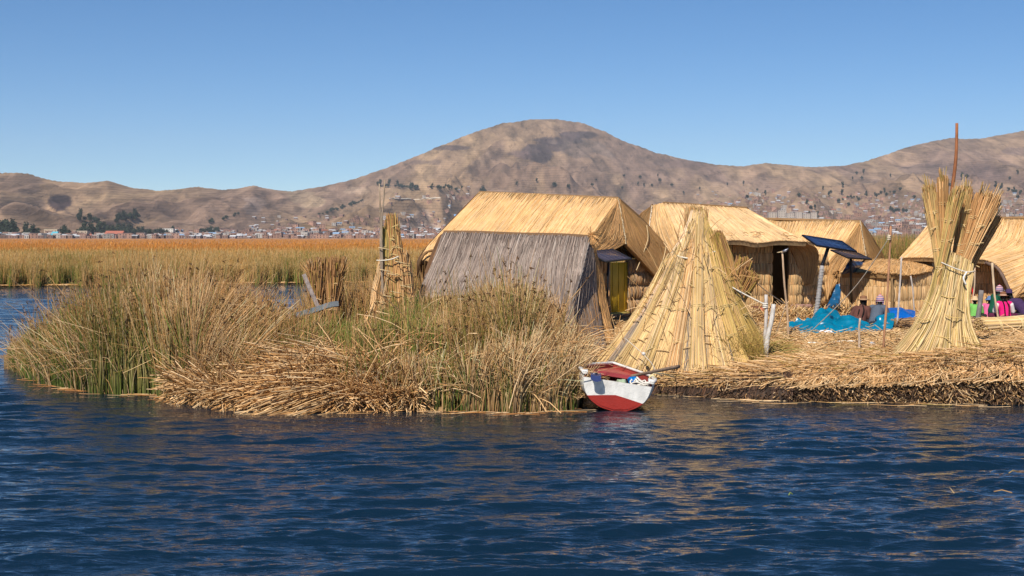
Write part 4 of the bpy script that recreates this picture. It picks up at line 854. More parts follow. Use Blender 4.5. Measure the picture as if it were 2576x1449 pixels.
def hut_two():
    t = thing('reed_hut', 'pale reed hut on a dark wooden platform behind the reed cone', 'hut', gpt(1860, 41))
    part_mat(t, 'front_roof', [[(1668, 513, 41.5), (1720, 515, 41.7), (1776, 519, 41.95), (1830, 523, 42.15), (1880, 526, 42.35)], [(1690, 560, 40.5), (1830, 562, 41.0), (1950, 566, 41.5)], [(1715, 612, 39.3), (1850, 605, 39.8), (1905, 612, 40.0), (1960, 606, 40.2), (2029, 609, 40.5)]],
             4300, [PALE * .95, PALE, STRAW * 1.0, STRAW * .9], [4, 3, 4, 1], r=.0105, fringe=.04, thick=.13, label='pale sunlit front roof mat')
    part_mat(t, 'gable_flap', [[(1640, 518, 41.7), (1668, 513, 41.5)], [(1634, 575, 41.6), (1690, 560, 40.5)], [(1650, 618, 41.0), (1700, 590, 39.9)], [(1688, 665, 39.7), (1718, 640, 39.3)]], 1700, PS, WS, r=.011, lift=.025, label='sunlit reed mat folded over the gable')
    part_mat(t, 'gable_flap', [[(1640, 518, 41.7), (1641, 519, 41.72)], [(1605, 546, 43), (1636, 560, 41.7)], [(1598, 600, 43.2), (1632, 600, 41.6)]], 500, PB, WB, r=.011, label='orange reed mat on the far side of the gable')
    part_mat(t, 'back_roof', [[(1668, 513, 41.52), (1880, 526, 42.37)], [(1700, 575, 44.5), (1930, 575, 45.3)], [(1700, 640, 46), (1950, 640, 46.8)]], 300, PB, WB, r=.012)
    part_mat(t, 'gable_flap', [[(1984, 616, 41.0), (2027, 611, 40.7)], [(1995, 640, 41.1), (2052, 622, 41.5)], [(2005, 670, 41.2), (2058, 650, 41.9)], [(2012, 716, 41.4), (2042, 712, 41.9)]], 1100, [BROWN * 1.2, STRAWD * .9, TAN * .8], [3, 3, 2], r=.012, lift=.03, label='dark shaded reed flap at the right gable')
    part_mat(t, 'gable_flap', [[(1880, 527, 42.38), (1882, 528, 42.4)], [(1950, 566, 41.6), (1960, 580, 42.6)], [(2027, 609, 40.6), (2050, 625, 42.0)]], 400, PB, WB, r=.012)
    wl = [(.52, .36, .17), TAN, STRAW * .9, (.40, .26, .13)]; ww = [3, 3, 3, 2]
    wall_mat(t, 'wall', [(1780, 40.3), (1860, 40.6), (1932, 40.9), (1938, 41.1)], 1.06, 2.88, 6, wl, ww, bulge=.035, label='banded reed wall left of the doorway')
    wall_mat(t, 'wall', [(1984, 41.15), (2000, 41.2), (2012, 41.35), (2014, 41.6)], 1.06, 2.86, 6, wl, ww, bulge=.035, label='narrow banded reed wall right of the doorway')
    wall_mat(t, 'wall', [(2012, 41.6), (2045, 42.4), (2078, 43.2)], 1.0, 2.5, 5, PS, WS, bulge=.06)
    A = W(1939, 690, 41.3); B = W(1984, 690, 41.45); d = B - A; d[2] = 0; L = np.linalg.norm(d); d /= L; nrm = np.array([-d[1], d[0], 0]); c = (A + B) / 2
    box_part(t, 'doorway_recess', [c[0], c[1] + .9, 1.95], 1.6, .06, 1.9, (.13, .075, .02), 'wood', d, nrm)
    box_part(t, 'door', np.array([c[0], c[1], 1.95]) - d * L * .5 + nrm * .30, .04, .55, 1.75, (.42, .26, .02), 'paint', d, nrm, label='dark yellow door swung inwards')
    fr = MB(); fr.box(np.array([c[0], c[1], 1.95]) + d * (L / 2 - .03) - nrm * .1, .09, .08, 1.85, (.16, .10, .06), d, nrm); fr.build('door_post', M['wood'], t)
    plank_floor(t, (1800, 39.8), (2032, 40.6), 2.6, 1.02, .2, (.17, .065, .045))
    mb = MB(); stick(mb, W(1855, 792, 39.9), W(2010, 790, 40.3), .09, .09, (.17, .075, .05), sides=10, wob=.01); mb.build('log', M['wood'], t)
    mb = MB(); stick(mb, W(1990, 772, 40.2), W(2040, 771, 40.6), .075, .075, (.34, .19, .15), sides=10, wob=.004); mb.build('log', M['wood'], t)
    box_part(t, 'platform_post', W(1918, 790, 39.75), .13, .12, .36, (.42, .09, .03), 'paint', label='short post with a red and orange end')
    seam(t, [(1640, 518, 41.65), (1636, 550, 41.6), (1632, 580, 41.55)], .016, (.6, .5, .38))
    mb = MB(); P = Patch([[(1760, 560, 40.9), (1990, 580, 41.2)], [(1760, 608, 39.6), (2020, 606, 40.4)]])
    for i in range(9): 
        u = U(.1, .95, 1); v = U(.6, .98, 1); p = P.at(u, v)[0] + [0, -.03, .10]; q = p + np.array([U(-.35, .35), U(-.2, .2), U(-.05, .05)]); mb.tubes(np.array([p, (p + q) / 2 + [0, 0, .04], q])[None], .012, TAN * U(.6, 1.2))
    mb.build('loose_reeds', M['straw'], t)
hut_two()

def hut_three():
    t = thing('reed_hut', 'golden reed hut whose folded gable stands behind the two solar panels', 'hut', gpt(2080, 45))
    part_mat(t, 'front_roof', [[(1900, 552, 46.0), (1980, 556, 45.7), (2070, 557, 45.1), (2163, 559, 44.6)], [(1900, 600, 45), (2010, 600, 44.5), (2117, 622, 43.8)], [(1900, 665, 43.9), (1990, 665, 43.6), (2080, 664, 43.3)], [(1900, 700, 43.5), (1990, 700, 43.2), (2078, 700, 43.1)]], 3000, PS, WS, r=.012, fringe=.05, label='sunlit golden front roof mat')
    part_mat(t, 'gable_flap', [[(2163, 559, 44.58), (2165, 561, 44.56)], [(2117, 623, 43.8), (2171, 610, 44.4)], [(2079, 665, 43.3), (2178, 646, 44.25)], [(2074, 705, 43.0), (2135, 682, 43.6)], [(2080, 752, 42.8), (2090, 725, 43.0)]], 1600, PB, WB, r=.0125, lift=.035, ln=(.3, .8), label='ridged reed mat folded like a curtain over the gable')
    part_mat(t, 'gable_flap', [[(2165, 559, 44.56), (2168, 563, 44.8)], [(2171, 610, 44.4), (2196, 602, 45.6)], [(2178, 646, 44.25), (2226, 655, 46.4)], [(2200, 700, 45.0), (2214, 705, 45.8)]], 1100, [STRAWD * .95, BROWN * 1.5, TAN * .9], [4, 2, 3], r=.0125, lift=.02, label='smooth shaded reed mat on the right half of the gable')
    part_mat(t, 'back_roof', [[(1900, 552, 46.02), (2165, 559, 44.7)], [(1930, 600, 48), (2196, 602, 46.5)], [(1930, 655, 49.5), (2226, 655, 47.5)]], 300, PB, WB, r=.013)
    wall_mat(t, 'wall', [(2010, 43.6), (2060, 43.4), (2110, 43.8), (2190, 45.4)], .75, 2.3, 5, PB, WB)
    wall_mat(t, 'wall', [(1930, 44.6), (2000, 44.0), (2078, 43.6)], .85, 2.2, 4, PS, WS)
    seam(t, [(2163, 557, 44.5), (2171, 605, 44.35), (2178, 648, 44.2)], .018)
    mb = MB(); c = W(2108, 685, 43.2)
    for i in range(60):
        d = rng.normal(0, 1, 3) * [.12, .05, .16]; d[2] = -abs(d[2]) * 1.2 + .1; mb.tubes(np.array([c, c + d * .5 + [0, -.05, 0], c + d + [0, -.06, -.04]])[None], .011, TAN * U(.5, 1.3))
    mb.build('reed_knot', M['straw'], t)
hut_three()

def hut_small():
    t = thing('reed_kitchen_hut', 'small low reed hut with a flat thatched roof beside the blue tarps', 'hut', gpt(2240, 42.2))
    wl = [STRAW, PALE, (.62, .42, .20), TAN * 1.1]; ww = [4, 3, 3, 2]
    wall_mat(t, 'wall', [(2112, 43.0), (2180, 42.5), (2241, 42.05)], .72, 2.0, 3, wl, ww, bulge=.03, label='sunlit front wall of three reed bands')
    wall_mat(t, 'wall', [(2249, 42.1), (2300, 42.8), (2345, 43.5)], .72, 1.98, 3, wl, ww, bulge=.03, label='side wall of three reed bands')
    wall_mat(t, 'wall', [(2112, 43.0), (2130, 44.2)], .72, 2.0, 3, wl, ww, bulge=.03, N=60); wall_mat(t, 'wall', [(2130, 44.2), (2240, 44.6), (2345, 43.6)], .72, 2.0, 3, wl, ww, N=40)
    mb = MB(); stick(mb, W(2245, 790, 42.0), W(2243, 690, 42.0), .045, .04, (.25, .16, .08)); mb.build('corner_post', M['wood'], t)
    part_mat(t, 'roof', [[(2200, 655, 43.9), (2250, 655, 44.0), (2296, 655, 44.2), (2345, 662, 44.0)], [(2160, 670, 43.3), (2260, 668, 43.0), (2346, 674, 43.6)], [(2117, 689, 42.88), (2180, 689, 42.38), (2240, 691, 41.93), (2284, 695, 42.35), (2342, 684, 43.35)]], 2600, [STRAW, TAN, STRAWD * 1.2, (.5, .3, .13)], [3, 3, 3, 2], r=.013, ln=(.2, .5), jit=.05, lift=.05, fringe=.07, thick=.12, label='shaggy low thatch')
    part_mat(t, 'roof_back', [[(2200, 655, 43.92), (2345, 662, 44.05)], [(2130, 672, 44.6), (2350, 672, 44.9)]], 300, PB, WB, r=.013)
hut_small()

def hut_four():
    t = thing('reed_hut', 'broad golden reed hut at the picture edge behind the seated group', 'hut', gpt(2460, 44))
    part_mat(t, 'front_roof', [[(2345, 552, 45.6), (2440, 552, 45.3), (2576, 551, 45.0), (2760, 548, 44.4)], [(2310, 595, 44.6), (2440, 600, 44.2), (2580, 620, 43.7), (2740, 640, 43.1)], [(2262, 651, 43.6), (2300, 648, 43.5), (2400, 651, 43.1), (2480, 655, 42.9), (2515, 675, 42.8), (2536, 715, 42.6), (2548, 748, 42.5)]], 4600, PS, WS, r=.012, fringe=.05, thick=.13, label='sunlit golden front roof mat')
    part_mat(t, 'gable_flap', [[(2760, 549, 44.4), (2765, 552, 44.5)], [(2690, 620, 43.3), (2780, 640, 44.5)], [(2600, 690, 42.7), (2740, 700, 44)], [(2550, 748, 42.5), (2620, 740, 43)]], 1500, PB, WB, r=.012, lift=.03)
    part_mat(t, 'back_roof', [[(2345, 552, 45.62), (2760, 548, 44.42)], [(2330, 600, 48), (2800, 600, 47)], [(2320, 650, 49.6), (2830, 650, 48.5)]], 400, PB, WB, r=.013)
    wall_mat(t, 'wall', [(2275, 44.9), (2340, 44.4), (2440, 44.0), (2545, 43.7), (2700, 43.6)], .85, 2.34, 4, [STRAW, TAN * 1.1, (.58, .38, .18)], [3, 3, 3], bulge=.025, label='banded reed front wall')
    mb = MB(); p = crspline([W(2478, 660, 42.75), W(2510, 676, 42.7), W(2532, 715, 42.5), W(2546, 750, 42.4)], np.linspace(0, 1, 24)); mb.tubes(p[None], .05 * U(.8, 1.2, (1, 24)), (.14, .09, .07), sides=7); mb.build('eave_roll', M['straw'], t)
    for x in (2348, 2267):
        mb = MB(); stick(mb, W(x, 772, 43.6), W(x - 1, 648, 43.6), .03, .028, (.50, .38, .25)); mb.build('porch_post', M['wood'], t)
    plank_floor(t, (2380, 43.3), (2620, 42.9), 1.2, .92, .14, (.20, .08, .05))
hut_four()

# ================================================================== REED STACKS
def tie(mb, c, r, axis, col=(.45, .33, .14), turns=2, wr=.009, tail=True):
    axis = np.asarray(axis, float) / np.linalg.norm(axis); a = np.cross(axis, [.3, 1, .1]); a /= np.linalg.norm(a); b = np.cross(axis, a)
    th = np.linspace(0, 2 * PI * turns, 22 * turns); p = np.asarray(c) + r * (np.cos(th)[:, None] * a + np.sin(th)[:, None] * b) + axis * (np.linspace(-.5, .5, len(th)) * .035 * turns)[:, None]
    mb.tubes(p[None], wr, np.array(col), sides=5)
    if tail:
        q = np.asarray(c) + np.array([0, -r - .01, 0]); d = np.array([U(-.16, .16), -.06, U(-.1, .06)]); mb.tubes(np.array([q, q + d * .6 + [0, -.02, .01], q + d])[None], wr, np.array(col) * 1.1, sides=4)
def sheaf(mb, a, b, rad, N, pal, w, r=.008, flare=(1.3, 1.0, 1.6), rag=.12, ties=(), K=6, curve=None, tcol=(.5, .37, .17), tm=None):
    """a bundle of reeds from base a to tip b; flare = radius factor at base, waist, tip"""
    a = np.asarray(a, float); b = np.asarray(b, float); ax = b - a; L = np.linalg.norm(ax); ax /= L; u = np.cross(ax, [.2, 1, .1]); u /= np.linalg.norm(u); v = np.cross(ax, u)
    th = U(0, 2 * PI, N); rr = np.sqrt(U(.0, 1, N)); t = np.linspace(0, 1, K)
    fl = np.interp(t, [0, .25, .6, 1], [flare[0], flare[1], flare[1], flare[2]])
    l = L * (1 + .25 * rag - np.abs(rng.normal(0, rag * 1.35, N))); s0 = U(-.02, .04, N)
    off = rng.normal(0, .12, (N, 2))
    P = a + ax * ((s0[:, None] + t * (l / L)[:, None]) * L)[..., None] + rad * fl[None, :, None] * rr[:, None, None] * (np.cos(th)[:, None, None] * u + np.sin(th)[:, None, None] * v)
    P += rad * (off[:, None, :1] * u + off[:, None, 1:] * v) * (t ** 2)[None, :, None]
    if curve is not None: P += np.asarray(curve) * (4 * t * (1 - t))[None, :, None]
    c = pick(N, pal, w)
    mb.tubes(P, U(.7, 1.3, N) * r, c)
    for k in ties:
        f = np.interp(k, [0, .25, .6, 1], [flare[0], flare[1], flare[1], flare[2]]); cc = a + ax * L * k + (0 if curve is None else np.asarray(curve) * 4 * k * (1 - k)); tie(tm if tm is not None else mb, cc, rad * f * 1.03, ax, tcol)
YEL = [(.68, .49, .23), (.61, .42, .18), (.72, .54, .32), (.54, .37, .15), (.60, .40, .22)]
def cone_stack():
    t = thing('reed_stack', 'tall cone shaped stack of golden cut reeds behind the rowing boat', 'reed stack', gpt(1725, 29.3))
    Yc = 29.5; apex = W(1755, 560, Yc - .4); zb = .38
    base = np.array([X_(1726, Yc), Yc])
    ZR = np.array([.3, .55, .9, 1.4, 2.2, 2.85, 3.2, 3.55]); RR = np.array([1.84, 1.64, 1.42, 1.10, .70, .42, .25, .13])
    def surf(th, z, k=1.):
        r = np.interp(z, ZR, RR) * k; f = np.clip((z - .3) / 3.0, 0, 1); cx = base[0] * (1 - f) + apex[0] * f; cy = base[1] * (1 - f) + apex[1] * f
        return np.stack([cx + r * np.cos(th), cy + r * .92 * np.sin(th), z + 0 * th], -1)
    mb = MB(); th = np.linspace(0, 2 * PI, 60); zz = np.linspace(.2, 3.5, 24); TH, ZZ = np.meshgrid(th, zz); mb.grid(surf(TH, ZZ, .96), STRAWD * .9)
    N = 23000; k = np.linspace(0, 1, 6); thb = U(0, 2 * PI, N); z0 = np.where(rng.random(N) < .55, U(.25, .5, N), U(.4, 2.4, N)); L = U(.7, 1.9, N); z1 = np.minimum(z0 + L, U(3.1, 3.6, N))
    Z = z0[:, None] + (z1 - z0)[:, None] * k; T = thb[:, None] + rng.normal(0, .06, N)[:, None] * k
    P = surf(T, Z, 1.) ; out = P - np.concatenate([np.repeat(base[None, None], N, 0).repeat(6, 1), Z[..., None]], -1); P = P + out * (U(-.05, .035, N)[:, None, None])
    seg = np.floor(thb / .21).astype(int); sc = np.random.default_rng(2).choice(5, 40, p=[.3, .25, .2, .1, .15])
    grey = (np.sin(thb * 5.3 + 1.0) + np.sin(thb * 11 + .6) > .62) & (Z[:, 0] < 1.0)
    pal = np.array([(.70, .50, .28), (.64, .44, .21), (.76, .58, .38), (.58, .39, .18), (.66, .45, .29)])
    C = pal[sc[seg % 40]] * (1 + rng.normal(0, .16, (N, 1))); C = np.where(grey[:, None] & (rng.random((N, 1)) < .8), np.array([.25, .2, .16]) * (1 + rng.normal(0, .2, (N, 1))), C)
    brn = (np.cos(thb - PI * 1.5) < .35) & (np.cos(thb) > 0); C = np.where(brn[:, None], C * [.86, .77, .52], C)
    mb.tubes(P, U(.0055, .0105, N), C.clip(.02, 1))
    mb.build('reed_cone', M['straw'], t)
    b = MB(); n = 130; a0 = U(2.9, 6.6, n); z0 = U(.4, 3.2, n); L = U(.25, .8, n); A = surf(a0, z0, 1.03); D = np.stack([np.cos(a0) * U(.05, .5, n) + rng.normal(0, .25, n), np.sin(a0) * U(.05, .5, n), U(-.9, 1.0, n)], 1); D /= np.linalg.norm(D, axis=1, keepdims=True)
    b.tubes(np.stack([A - D * .1, A + D * L[:, None] * .5, A + D * L[:, None] + np.array([0, 0, -.06])], 1), U(.005, .009, n), pick(n, [PALE, TAN, STRAW], [3, 3, 3])); b.build('stray_reeds', M['straw'], t)
    tb = MB()
    # rolled bundles laid against the cone
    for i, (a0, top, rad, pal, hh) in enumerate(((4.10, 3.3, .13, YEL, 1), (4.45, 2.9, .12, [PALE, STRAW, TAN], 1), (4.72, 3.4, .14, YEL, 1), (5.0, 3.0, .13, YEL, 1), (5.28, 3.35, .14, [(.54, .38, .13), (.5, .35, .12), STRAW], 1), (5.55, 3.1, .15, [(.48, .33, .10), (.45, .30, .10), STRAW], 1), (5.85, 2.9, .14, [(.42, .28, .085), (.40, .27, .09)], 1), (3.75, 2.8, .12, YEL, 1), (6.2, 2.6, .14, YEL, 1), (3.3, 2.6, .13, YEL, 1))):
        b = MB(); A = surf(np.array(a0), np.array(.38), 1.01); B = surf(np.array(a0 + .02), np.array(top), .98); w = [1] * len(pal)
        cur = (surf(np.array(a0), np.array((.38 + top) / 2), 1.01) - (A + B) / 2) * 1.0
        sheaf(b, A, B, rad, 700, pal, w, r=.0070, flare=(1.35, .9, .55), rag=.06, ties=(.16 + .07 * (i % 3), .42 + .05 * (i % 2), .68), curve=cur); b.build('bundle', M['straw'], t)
    # ragged crown
    b = MB(); sheaf(b, apex + [-.05, .1, -1.0], apex + [.0, .15, .26], .235, 1100, [STRAW, TAN, BROWN * 1.6, (.5, .36, .14)], [3, 3, 2, 3], r=.009, flare=(1.7, 1.0, .85), rag=.17); b.build('crown_tuft', M['straw'], t)
    b = MB(); sheaf(b, W(1838, 730, 29.0), W(1802, 590, 28.85), .2, 700, [OLIVE * 1.3, BROWN * 1.5, TAN], [3, 2, 2], r=.009, flare=(1.2, 1.0, .6), rag=.15); b.build('crown_tuft', M['straw'], t)
    r = MB()
    for z, rr_, n_ in ((3.22, .27, 2), (2.55, .56, 3), (2.62, .55, 2)):
        th = np.linspace(2.9, 6.5, 40); p = surf(th, np.full(40, z), 1.06); p[:, 2] += -.10 * np.sin((th - 2.9) / 3.6 * PI) + .05 * np.sin(th * 2); r.tubes(p[None], .012, (.55, .45, .28), sides=5)
    r.build('reed_band', M['straw'], t)
    for i in range(26):
        r = MB(); a0 = U(3.4, 6.2); z = U(.7, 2.7); th = np.linspace(a0 - .15, a0 + .15, 10) ; p = surf(th * 1.0, np.full(10, z) + .03 * np.sin(np.linspace(0, PI, 10)), 1.045 + .06 / max(.4, np.interp(z, ZR, RR)) * .5); r.tubes(p[None], .010, (.5, .34, .17), sides=5)
        if rng.random() < .6: q = p[-1]; d = np.array([U(-.15, .2), -.08, U(-.12, .1)]); r.tubes(np.array([q, q + d * .5, q + d])[None], .009, (.5, .36, .18), sides=4)
        r.build('reed_tie', M['straw'], t)
    r = MB(); 
    c = W(1738, 650, 28.75); 
    rope(r, [W(1700, 642, 28.9), W(1716, 647, 28.7), c + [0, -.06, 0], W(1765, 642, 28.7), W(1800, 632, 28.75)], .016, (.66, .6, .5)); r.ball(c + [0, -.08, 0], .035, (.66, .6, .5), 8); r.build('rope_girdle', M['rope'], t)
    # pale grass tuft at its right foot
    g = thing('dry_grass_tuft', 'yellow green dry grass tuft at the right foot of the reed cone', 'grass tuft', gpt(1880, 28.9))
    b = MB(); n = 2200; px = U(1825, 1925, n); Y = U(28.2, 29.4, n); 
    stems(b, np.stack([X_(px, Y), Y, gz(px, Y)], 1), U(.25, .95, n) * np.interp(px, [1825, 1880, 1925], [1.1, 1, .5]), rng.normal(0, .35, (n, 2)) + [-.15, -.1], U(.004, .007, n), pick(n, [OLIVE, (.33, .25, .06), GREEN * 2], [3, 3, 1]), pick(n, [(.45, .33, .09), OLIVE * 1.4, TAN], [3, 2, 2]), K=5, kink=.25)
    b.build('blades', M['reed'], g)
    n = 900; b = MB(); px = U(1900, 1975, n); Y = U(28.6, 30.5, n); litter(b, X_(px, Y), Y, gz(px, Y) + U(0, .12, n), U(.3, .8, n), U(.005, .008, n), [OLIVE, (.36, .28, .09), TAN], [2, 3, 2], dirm=-.5, dirs=.3); b.build('flat_blades', M['reed'], g)
cone_stack()
def leaning_bundles():
    for i, (a, b, lb) in enumerate((((1840, 770, 30.2), (1872, 655, 30.0), 'olive reed bundle leaning out behind the right side of the cone, the taller one'), ((1850, 745, 29.9), (1895, 690, 29.6), 'short brown reed bundle leaning out to the right of the cone'))):
        mb = MB(); A = W(*a); tm = MB(); sheaf(mb, A - [.1, 0, .4], W(*b), .15, 420, [OLIVE * 1.3, BROWN * 1.6, TAN], [2, 2, 2], r=.009, flare=(1.0, .9, 1.1), rag=.14, ties=(.6,), tm=tm)
        t = thing('reed_bundle', lb, 'reed bundle', A - [.1, 0, .4]); mb.build('reeds', M['straw'], t); tm.build('tie', M['straw'], t)
leaning_bundles()

def tower_right():
    Y = 27.5
    t = thing('reed_stack', 'green gold reed stack opening like a fan at its top near the bank edge', 'reed stack', gpt(2370, 27.5))
    GY = [(.56, .41, .19), (.46, .33, .12), (.64, .48, .26), (.26, .17, .07), (.52, .35, .17)]; gw = [3, 3, 3, 2, 2]
    # main skirt: from the waist (2400,690) to the flared foot
    mb = MB(); N = 3600; k = np.linspace(0, 1, 7)
    u = U(0, 1, N); fr = np.sqrt(U(0, 1, N)); ang = U(0, 2 * PI, N)
    top = np.stack([X_(np.interp(u, [0, 1], [2368, 2440]), Y) + 0 * u, Y + .22 * np.sin(ang), CAM_Z - (np.interp(u, [0, 1], [655, 690]) - HY) * Y / FPX + U(-.1, .25, N)], 1)
    s = np.clip(u + rng.normal(0, .10, N), 0, 1); pxb = np.interp(s, [0, .5, 1], [2236, 2355, 2475]); Yb = Y - .12 + .5 * np.sin(ang)
    bot = np.stack([X_(pxb, Yb), Yb, gz(pxb, Yb) + .02], 1)
    P = top[:, None] + (bot - top)[:, None] * k[None, :, None]
    sg = 4 * k * (1 - k); P[:, :, 2] -= sg * .12; P[:, :, 0] += ((s - .5) * -.42)[:, None] * sg * .8
    C = pick(N, GY, gw); mb.tubes(P, U(.008, .016, N), C); 
    mb.build('reed_skirt', M['straw'], t)
    # upper bundles
    spec = (((2372, 720), (2336, 474), .105, 380, [(.44, .30, .11), TAN, (.50, .33, .14)], -.15), ((2374, 700), (2371, 452), .085, 330, [TAN, BROWN * 2, STRAW], .0), ((2340, 790), (2408, 484), .105, 430, [(.46, .33, .12), (.38, .27, .09), TAN], -.25), ((2400, 700), (2431, 478), .10, 330, [(.48, .33, .13), BROWN * 1.9, TAN], .12), ((2395, 720), (2470, 494), .115, 420, [BROWN * 1.5, TAN, BROWN * 1.9], .05), ((2372, 790), (2499, 498), .12, 480, [TAN, STRAW, BROWN * 1.7], -.12), ((2405, 740), (2502, 548), .10, 380, [BROWN * 1.2, TAN * .8, BROWN * 1.8], .18), ((2345, 880), (2398, 660), .17, 600, GY, -.1))
    for i, (a, b, rad, n, pal, dy) in enumerate(spec):
        m_ = MB(); yy = Y + dy; sheaf(m_, W(a[0], a[1], yy), W(b[0], b[1], yy + .03), rad, n, pal, [1] * len(pal), r=.0095, flare=(1.0, .85, 1.25), rag=.10, ties=(.38, .6, .76) if i != 7 else (.35, .62), tcol=(.55, .40, .2)); m_.build('bundle', M['straw'], t)
        m_ = MB(); sheaf(m_, W(a[0] + (b[0] - a[0]) * .6, a[1] + (b[1] - a[1]) * .6, yy), W(b[0] + (b[0] - a[0]) * .10, b[1] - 30, yy), rad * .6, 26, [TAN, PALE, OLIVE], [1, 1, 1], r=.006, flare=(.6, .8, 1.9), rag=.2)
        if i != 7: m_.build('stray_reeds', M['straw'], t)
    for px, py, w_ in ((2302, 858, 46), (2320, 800, 40), (2335, 758, 30), (2385, 745, 42), (2398, 795, 40), (2375, 845, 60), (2430, 845, 34), (2405, 770, 25)):
        r = MB(); c = W(px, py, Y - .50 + (py < 790) * .15); p = np.array([c + [(x - .5) * w_ * Y / FPX, -.04 * math.sin(x * PI), -.03 * math.sin(x * PI) + .05 * (.5 - x)] for x in np.linspace(0, 1, 9)]); r.tubes(p[None], .011, (.52, .36, .14), sides=5)
        d = np.array([U(-.14, .14), -.05, -.08]); r.tubes(np.array([p[4], p[4] + d * .5 + [0, -.03, 0], p[4] + d])[None], .010, (.55, .40, .18), sides=4); r.build('reed_tie', M['straw'], t)
    r = MB(); rope(r, [W(2368, 660, Y - .33), W(2400, 674, Y - .36), W(2432, 684, Y - .34), W(2452, 682, Y - .2)], .012, (.6, .55, .48)); rope(r, [W(2432, 684, Y - .36), W(2424, 700, Y - .42), W(2430, 716, Y - .42)], .018, (.68, .66, .63)); r.build('rope_girdle', M['rope'], t)
    p = MB(); stick(p, W(2385, 700, Y), W(2407, 310, Y + .1), .042, .028, (.30, .115, .05), n=14, wob=.02, sides=9); tag(p.build('wooden_pole', M['wood'], org=W(2385, 700, Y)), 'tall red brown pole rising out of the fan shaped reed stack', 'pole')
tower_right()
def tower_left():
    Y = 31.5
    t = thing('reed_stack', 'tied stack of golden reeds with two thin poles standing in the reed bed', 'reed stack', W(968, 850, Y))
    pal = [STRAW, (.5, .36, .14), TAN, PALE * .9]; w = [3, 3, 3, 2]
    mb = MB(); sheaf(mb, W(945, 850, Y - .2), W(976, 650, Y), .36, 1500, [PALE * .9, TAN, STRAW], [3, 3, 2], r=.009, flare=(1.9, .62, .28), rag=.1); sheaf(mb, W(1015, 840, Y - .1), W(1004, 640, Y + .1), .32, 1300, [TAN, STRAW, BROWN * 1.5], [3, 2, 2], r=.009, flare=(1.5, .85, .6), rag=.1); mb.build('reed_skirt', M['straw'], t)
    for a, b, rad, n, pp in (((975, 820), (974, 575), .11, 420, [(.46, .34, .11), (.52, .38, .15), OLIVE * 1.2]), ((993, 820), (985, 555), .12, 460, [(.46, .34, .11), BROWN * 1.6, TAN]), ((1012, 810), (992, 580), .11, 400, [TAN, BROWN * 1.5, (.5, .36, .14)]), ((1030, 800), (1012, 640), .13, 420, [TAN, BROWN * 1.6, STRAW]), ((1000, 700), (983, 545), .09, 260, [BROWN * 1.5, TAN])):
        m_ = MB(); sheaf(m_, W(*a, Y - .15), W(*b, Y), rad * 1.3, n, pp, [1] * len(pp), r=.010, flare=(1.3, .9, .85), rag=.13, ties=(.3, .5, .68, .82)); m_.build('bundle', M['straw'], t)
    r = MB(); rope(r, [W(947, 655, Y - .25), W(965, 655, Y - .3), W(985, 652, Y - .35), W(1003, 645, Y - .3)], .014, (.66, .6, .5))
    for px, py in ((965, 625), (968, 680), (985, 690), (995, 735), (1008, 660), (975, 745), (1020, 720), (958, 760)):
        c = W(px, py, Y - .38); r.tubes(np.array([c + [-.12, .06, .02], c + [0, -.02, 0], c + [.12, .06, -.03]])[None], .010, (.55, .42, .24), sides=5)
    r.build('rope_girdle', M['rope'], t)
    for a, b, lb in (((966, 770), (954, 462), 'thin dark pole on the outer side of the left reed stack'), ((958, 770), (968, 452), 'thin grey pole, the taller of two beside the left reed stack')):
        p = MB(); stick(p, W(*a, Y - .3), W(*b, Y - .25), .026, .015, (.30, .23, .17), n=12, wob=.018); tag(p.build('wooden_pole', M['wood'], org=W(*a, Y - .3)), lb, 'pole')
tower_left()
def sheaf_pair():
    Y = 31.0
    for a, b, lb, cl in (((800, 800), (795, 660), 'dark brown sheaf of dry reeds beside the leaning grey plank', 0), ((832, 800), (846, 655), 'brown sheaf of dry reeds, the more frayed one next to the dark sheaf', 1)):
        t = thing('reed_sheaf', lb, 'reed sheaf', W(a[0], 850, Y)); mb = MB(); tm = MB()
        sheaf(mb, W(a[0], 850, Y), W(*b, Y), .165, 800, [BROWN * 1.2, BROWN * 1.7, TAN * .8, OLIVE], [3, 3, 2, 1], r=.010, flare=(.95, .8, 1.25), rag=.17, ties=(.38, .52, .7), tm=tm, tcol=(.55, .38, .2)); mb.build('reeds', M['straw'], t); tm.build('ties', M['straw'], t)
        s = MB(); sheaf(s, W(*[(a[0] + b[0]) / 2, 735], Y), W(b[0] + (-18 if cl == 0 else 22), 655, Y - .1), .10, 60, [TAN, PALE], [2, 1], r=.007, flare=(.6, 1.0, 2.6), rag=.25); s.build('stray_reeds', M['straw'], t)
sheaf_pair()
